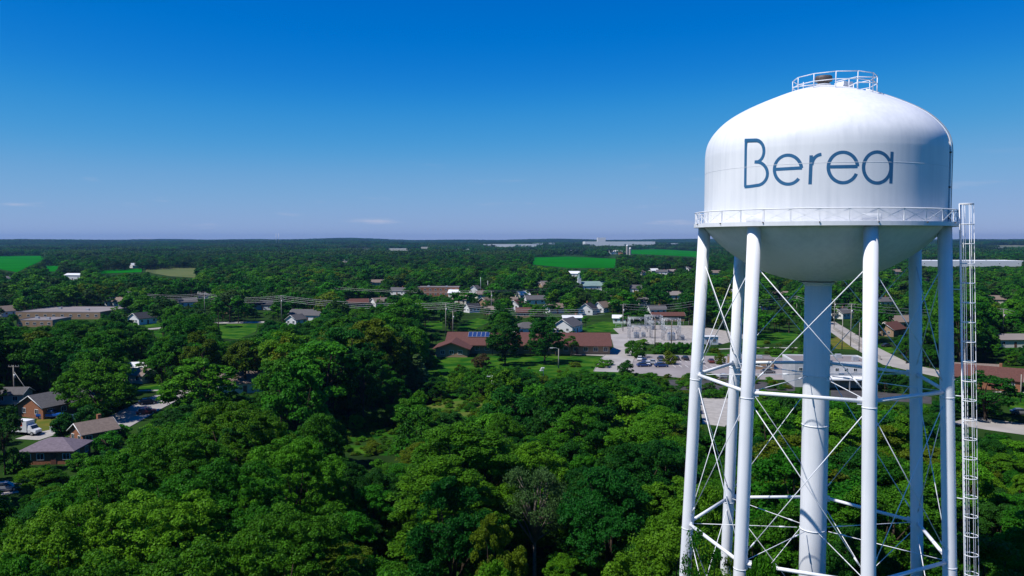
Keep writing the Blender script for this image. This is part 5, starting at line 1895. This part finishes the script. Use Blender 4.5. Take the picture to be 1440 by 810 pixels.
order = sorted(AUTO, key=shows, reverse=True)
n_single = 300 - 48
singles = [q for q in order[:n_single] if shows(q) > 30]
rest = order[len(singles):]
rr = random.Random(5)
ORD = ['leftmost', 'second from left', 'third from left', 'fourth from left', 'fifth from left', 'sixth from left', 'seventh from left', 'eighth from left',
       'ninth from left', 'tenth from left', 'eleventh from left', 'twelfth from left', 'thirteenth from left', 'fourteenth from left']
TONE = {'leaf': 'green', 'leaf_bright': 'fresh green', 'leaf_dark': 'dark green', 'leaf_olive': 'olive green'}
byreg = {}
for q in singles:
    x, y, h, r, z = q
    px, py = pix(x, y, h * .8)
    byreg.setdefault(region(min(max(px, 0), 1439), py), []).append((y, px, q))
for reg, lst in byreg.items():
    lst.sort(key=lambda e: e[0])
    rows = 1 if len(lst) < 8 else 2 if len(lst) < 16 else 3
    for ri in range(rows):
        row = sorted(lst[len(lst) * ri // rows: len(lst) * (ri + 1) // rows], key=lambda e: e[1])
        where = ('', '')[0] if rows == 1 else ('front of ', 'back of ')[ri] if rows == 2 else ('front of ', 'middle of ', 'back of ')[ri]
        for oi, (y, px, q) in enumerate(row):
            x, y, h, r, z = q
            crown, trunk, H, R = rr.choice(NEAR if y < 125 else MID)
            mk = rr.choices(('leaf', 'leaf_bright', 'leaf_dark', 'leaf_olive'), (2, 9, .8, .2) if px < 470 and y < 112 else (5, 5 if y < 60 else 3.0, 3.2, .6))[0]
            lb = '%s tree, %s%s, %s' % (TONE[mk], where, reg, ORD[oi] if oi < len(ORD) else 'rightmost')
            t = thing('leafy_tree', lb, 'tree', (x, y, 0), rr.uniform(0, 6.28), 'trees of the ' + reg)
            e = rr.uniform(.86, 1.16)
            sc = (r / R * e, r / R / e, h / H)
            c = part('crown', crown, t, (0, 0, 0), (0, 0, 0), sc)
            c.material_slots[0].link = 'OBJECT'
            c.material_slots[0].material = M[mk]
            part('trunk', trunk, t, (0, 0, 0), (0, 0, 0), sc)


# ------------------------------------------------------------------ woods that nobody could count
def proto_collection(name, meshes):
    col = bpy.data.collections.new(name)
    for i, me in enumerate(meshes):
        o = bpy.data.objects.new('%s_%02d' % (name, i), me)
        col.objects.link(o)
    return col


def forest(name, pts, scales, col, nproto, label, cat, seed):
    """One object: points on the land, each grown into a tree by geometry nodes."""
    rng = np.random.default_rng(seed)
    n = len(pts)
    me = bpy.data.meshes.new(name)
    me.vertices.add(n)
    me.vertices.foreach_set('co', np.ascontiguousarray(pts, dtype=np.float32).ravel())
    a = me.attributes.new('size', 'FLOAT_VECTOR', 'POINT')
    a.data.foreach_set('vector', np.ascontiguousarray(scales, dtype=np.float32).ravel())
    a = me.attributes.new('turn', 'FLOAT_VECTOR', 'POINT')
    rot = np.zeros((n, 3), dtype=np.float32)
    rot[:, 2] = rng.random(n) * 6.283
    a.data.foreach_set('vector', rot.ravel())
    a = me.attributes.new('pick', 'INT', 'POINT')
    a.data.foreach_set('value', rng.integers(0, nproto, n).astype(np.int32))
    o = bpy.data.objects.new(name, me)
    COL.objects.link(o)
    tag(o, label, cat, kind='stuff')
    ng = bpy.data.node_groups.new(name + '_nodes', 'GeometryNodeTree')
    ng.interface.new_socket('Geometry', in_out='INPUT', socket_type='NodeSocketGeometry')
    ng.interface.new_socket('Geometry', in_out='OUTPUT', socket_type='NodeSocketGeometry')
    N, L = ng.nodes, ng.links
    gi, go = N.new('NodeGroupInput'), N.new('NodeGroupOutput')
    ci = N.new('GeometryNodeCollectionInfo')
    ci.inputs['Collection'].default_value = col
    ci.inputs['Separate Children'].default_value = True
    ci.inputs['Reset Children'].default_value = True
    ip = N.new('GeometryNodeInstanceOnPoints')
    ip.inputs['Pick Instance'].default_value = True

    def attr(nm, typ):
        q = N.new('GeometryNodeInputNamedAttribute')
        q.data_type = typ
        q.inputs['Name'].default_value = nm
        return q.outputs['Attribute']
    L.new(gi.outputs[0], ip.inputs['Points'])
    L.new(ci.outputs[0], ip.inputs['Instance'])
    L.new(attr('pick', 'INT'), ip.inputs['Instance Index'])
    L.new(attr('turn', 'FLOAT_VECTOR'), ip.inputs['Rotation'])
    L.new(attr('size', 'FLOAT_VECTOR'), ip.inputs['Scale'])
    L.new(ip.outputs[0], go.inputs[0])
    md = o.modifiers.new('trees', 'NODES')
    md.node_group = ng
    return o


LOWP = []
for i, (c, t, H, R) in enumerate(LOW):
    for mk in ('leaf', 'leaf_sunny', 'leaf_grove', 'leaf_dark', 'leaf', 'leaf_dark') + (('leaf_olive', 'leaf_bright') if i == 0 else ()):
        LOWP.append(merged(c, t, mk, 'wood_tree'))
MIDP = []
for i, (c, t, H, R) in enumerate(MID):
    for mk in ('leaf', 'leaf_dark', 'leaf_sunny'):
        MIDP.append(merged(c, t, mk, 'wood_tree'))
SHRP = [merged(c, t, mk, 'brush') for c, t, H, R in SHRUB for mk in ('leaf', 'leaf_bright', 'leaf_dark')]

# what is left of the near trees
r_ = np.array(rest)
NEARP = [merged(c, t, mk, 'wood_tree') for (c, t, H, R), mk in zip(NEAR, ('leaf', 'leaf_bright', 'leaf_dark', 'leaf', 'leaf_bright', 'leaf'))]
n_ = r_[r_[:, 1] < 125]
r_ = r_[r_[:, 1] >= 125]
forest('near_woodland', np.stack([n_[:, 0], n_[:, 1], n_[:, 4]], 1), np.stack([n_[:, 3] / 5.4, n_[:, 3] / 5.4, n_[:, 2] / 18], 1),
       proto_collection('nearwood', NEARP), len(NEARP), 'remaining treetops of the foreground wood', 'wood', 7)
if len(r_):
    forest('woodland', np.stack([r_[:, 0], r_[:, 1], r_[:, 4]], 1), np.stack([r_[:, 3] / 5.4, r_[:, 3] / 5.4, r_[:, 2] / 18], 1),
           proto_collection('wood', MIDP), len(MIDP), 'further trees that fill the woods near the tower', 'wood', 1)
# brush under and between the near trees
b_ = scatter(3.4, 30, 260, 1.6, 3.6, .62, 0, 0, seed=9)
b_ = b_[RNG.random(len(b_)) < .6]
forest('undergrowth', np.stack([b_[:, 0], b_[:, 1], b_[:, 4]], 1), np.stack([b_[:, 3] / 2., b_[:, 3] / 2., b_[:, 2] / 3.], 1), proto_collection('brush', SHRP), len(SHRP), 'low green undergrowth between the near trees', 'undergrowth', 2)
# rough tufts and bushes that break up the open grass
def tufts(name, polys, n, lo, hi, label, seed, kinds):
    rg = random.Random(seed)
    pts, sc = [], []
    for poly in polys:
        w = [G(*p) for p in poly]
        x0, x1, y0, y1 = min(q.x for q in w), max(q.x for q in w), min(q.y for q in w), max(q.y for q in w)
        k = 0
        while k < n:
            x, y = rg.uniform(x0, x1), rg.uniform(y0, y1)
            ins = False
            for a, b in zip(w, w[1:] + w[:1]):
                if (a.y > y) != (b.y > y) and x < (b.x - a.x) * (y - a.y) / (b.y - a.y) + a.x:
                    ins = not ins
            k += 1
            if not ins or any(math.hypot(x - kx, y - ky) < kr for kx, ky, kr in KEEP if kr > 6.6 or kr < 6.4):
                continue
            h = lo + (hi - lo) * rg.random() ** 2.2
            pts.append((x, y, 0))
            sc.append((h / 2.4 * rg.uniform(.8, 1.5), h / 2.4 * rg.uniform(.8, 1.5), h / 3.))
    forest(name, np.array(pts), np.array(sc), proto_collection(name + '_kinds', kinds), len(kinds), label, 'brush', seed)


TUFT = [merged(c, t, mk, 'tuft') for c, t, H, R in SHRUB for mk in ('leaf_bright', 'leaf_olive', 'leaf_sunny')]
tufts('meadow_brush', [[(478, 600), (556, 596), (560, 644), (484, 644)], [(572, 560), (605, 553), (640, 555), (690, 558), (698, 576), (660, 594), (600, 594)]], 110, .4, 1.4, 'rough bright brush growing over the clearings in the wood', 41, TUFT)
tufts('lawn_bushes', [[(530, 556), (560, 532), (600, 512), (660, 514), (700, 510), (760, 518), (860, 512), (880, 530), (840, 548), (760, 552), (690, 548), (620, 566)]], 90, .5, 2.4, 'small bushes dotted along the lower edge of the church lawn', 42, TUFT)
tufts('yard_bushes', [[(880, 484), (1010, 487), (1120, 480), (1122, 500), (975, 499), (884, 498)], [(890, 526), (960, 532), (1110, 534), (1118, 560), (960, 560)]], 130, .5, 2.2, 'bushes in the grass strips round the parking lot', 43, TUFT)
# woods from the town to about a mile out
w1 = scatter(9.0, 330, 800, 9, 16, .36, 0, 0, seed=12)
w2 = scatter(11.0, 800, 1500, 9, 16, .40, 0, 0, seed=13)
w3 = scatter(7.0, 330, 800, 4.5, 7.5, .42, 0, 0, seed=14)
w3 = w3[np.random.default_rng(3).random(len(w3)) < .55]
w4 = scatter(8.0, 800, 1500, 4.5, 7.5, .45, 0, 0, seed=15)
w4 = w4[np.random.default_rng(4).random(len(w4)) < .3]
LOWD = [merged(c, t, mk, 'wood_tree') for c, t, H, R in LOW for mk in ('leaf_dark', 'leaf_grove', 'leaf_far', 'leaf_dark', 'leaf')]
for nm_, parts_, pr_, lb_, sd_ in (('middle_woodland', (w1, w3), LOWP, 'green woods among and just beyond the town houses', 3), ('outer_woodland', (w2, w4), LOWD, 'darker woods between the town and the distant fields', 4)):
    w = np.concatenate(parts_)
    print(nm_, len(w))
    forest(nm_, np.stack([w[:, 0], w[:, 1], w[:, 4]], 1), np.stack([w[:, 3] / 5.4, w[:, 3] / 5.4, w[:, 2] / 18], 1), proto_collection(nm_ + '_kinds', pr_), len(pr_), lb_, 'wood', sd_)


def patch_mesh(seed, R, sp, mk):
    """A stand of far trees as one small mesh."""
    rng = np.random.default_rng(seed)
    vs_, ts = [], []
    for y in np.arange(-R, R, sp):
        for x in np.arange(-R, R, sp):
            px, py = x + rng.normal() * sp * .25, y + rng.normal() * sp * .25
            if math.hypot(px, py) > R:
                continue
            h, r = 8.5 + 7.5 * rng.random(), 4.2 + 2.0 * rng.random()
            n = 46
            d = rng.normal(size=(n, 3))
            d[:, 2] = np.abs(d[:, 2]) - .3
            d /= np.linalg.norm(d, axis=1, keepdims=True)
            c = d * np.array([r, r, h * .42]) * (.8 + .25 * rng.random((n, 1))) + np.array([px, py, h * .58])
            nr = d + rng.normal(size=(n, 3)) * .45
            nr /= np.linalg.norm(nr, axis=1, keepdims=True)
            t = rng.normal(size=(n, 3))
            t -= nr * np.sum(t * nr, axis=1, keepdims=True)
            t /= np.linalg.norm(t, axis=1, keepdims=True)
            b = np.cross(nr, t)
            L_ = (1.1 + .9 * rng.random((n, 1)))
            vs_.append(np.stack([c - t * L_, c - b * L_ * .7, c + t * L_, c + b * L_ * .7], axis=1).reshape(-1, 3))
            ts.append(np.clip(rng.random() * .7 + .3 * rng.random(n), 0, 1))
    return quads_mesh('stand', np.concatenate(vs_), np.concatenate(ts), M[mk])


BIG = [patch_mesh(70 + i, 46, 8.5, mk) for i, mk in enumerate(('leaf_dark', 'leaf_far', 'leaf_grove', 'leaf_dark', 'leaf_far'))]
SML = [patch_mesh(80 + i, 13, 8.0, mk) for i, mk in enumerate(('leaf_far', 'leaf_dark', 'leaf_grove', 'leaf_dark'))]


def far_woods():
    rng = np.random.default_rng(33)
    sp = 78.
    cells = []
    y = 1500.
    while y < 10500:
        s = .70 * y + 120
        for x in np.arange(-s, s, sp):
            cells.append((x + rng.normal() * 8, y + rng.normal() * 8))
        y += sp
    c = np.array(cells)
    z = terrain(c[:, 0], c[:, 1])
    ok = np.ones(len(c), dtype=bool)
    for ox, oy in ((0, 0), (-44, 0), (44, 0), (0, -44), (0, 44)):
        for hh in (0, 6, 15):
            px, py = pix(c[:, 0] + ox, c[:, 1] + oy, z + hh)
            ix = np.clip(((px - MX0) * MSX).astype(int), 0, MW - 1)
            iy = np.clip((py * MSY).astype(int), 0, MH - 1)
            ok &= ~(c[:, 1] + oy < MASK[iy, ix] - 3)
    # open country: some farmland without woods
    nse = np.sin(c[:, 0] / 310 + c[:, 1] / 900) + np.sin(c[:, 1] / 420 - c[:, 0] / 700 + 1.3) + np.sin(c[:, 0] / 170 + 2) * .5
    ok &= nse < 1.75
    big = c[ok]
    bz = z[ok]
    k = .85 + .4 * rng.random((len(big), 1))
    forest('far_woodland', np.stack([big[:, 0], big[:, 1], bz - .3], 1), np.concatenate([np.ones((len(big), 2)) * (.95 + .15 * k), k], 1), proto_collection('stand', BIG), len(BIG),
           'distant wooded country reaching to the horizon', 'wood', 5)
    bad = c[~ok & (c[:, 1] < 7000)]
    sub = []
    for x, y in bad:
        for i in range(4):
            for j in range(4):
                sub.append((x + (i - 1.5) * 19.5 + rng.normal() * 3, y + (j - 1.5) * 19.5 + rng.normal() * 3))
    s_ = np.array(sub)
    z = terrain(s_[:, 0], s_[:, 1])
    ok = rng.random(len(s_)) < .8
    for ox in (-12, 0, 12):
        for hh in (0, 7, 14):
            px, py = pix(s_[:, 0] + ox, s_[:, 1], z + hh)
            ix = np.clip(((px - MX0) * MSX).astype(int), 0, MW - 1)
            iy = np.clip((py * MSY).astype(int), 0, MH - 1)
            ok &= ~(s_[:, 1] < MASK[iy, ix] - 3)
    s_, z = s_[ok], z[ok]
    print('far stands:', len(big), len(s_))
    k = .75 + .4 * rng.random((len(s_), 1))
    forest('far_tree_belts', np.stack([s_[:, 0], s_[:, 1], z - .3], 1), np.concatenate([np.ones((len(s_), 2)), k], 1), proto_collection('belt', SML), len(SML),
           'belts of trees between the distant fields', 'wood', 6)


far_woods()


# ------------------------------------------------------------------ the air between here and the horizon
def haze():
    mb = MB()
    mb.box((0, 0, 49.0), (25000, 25000, 150))
    o = mb.build('haze', None)
    m = bpy.data.materials.new('pale_air')
    m.use_nodes = True
    n, l = m.node_tree.nodes, m.node_tree.links
    n.clear()
    out = n.new('ShaderNodeOutputMaterial')
    v = n.new('ShaderNodeVolumePrincipled')
    v.inputs['Color'].default_value = (.20, .44, .85, 1)
    v.inputs['Density'].default_value = 5.4e-5
    v.inputs['Anisotropy'].default_value = .2
    l.new(v.outputs[0], out.inputs['Volume'])
    o.data.materials.append(m)
    tag(o, 'thin pale haze over the far country', 'haze', kind='stuff')


haze()
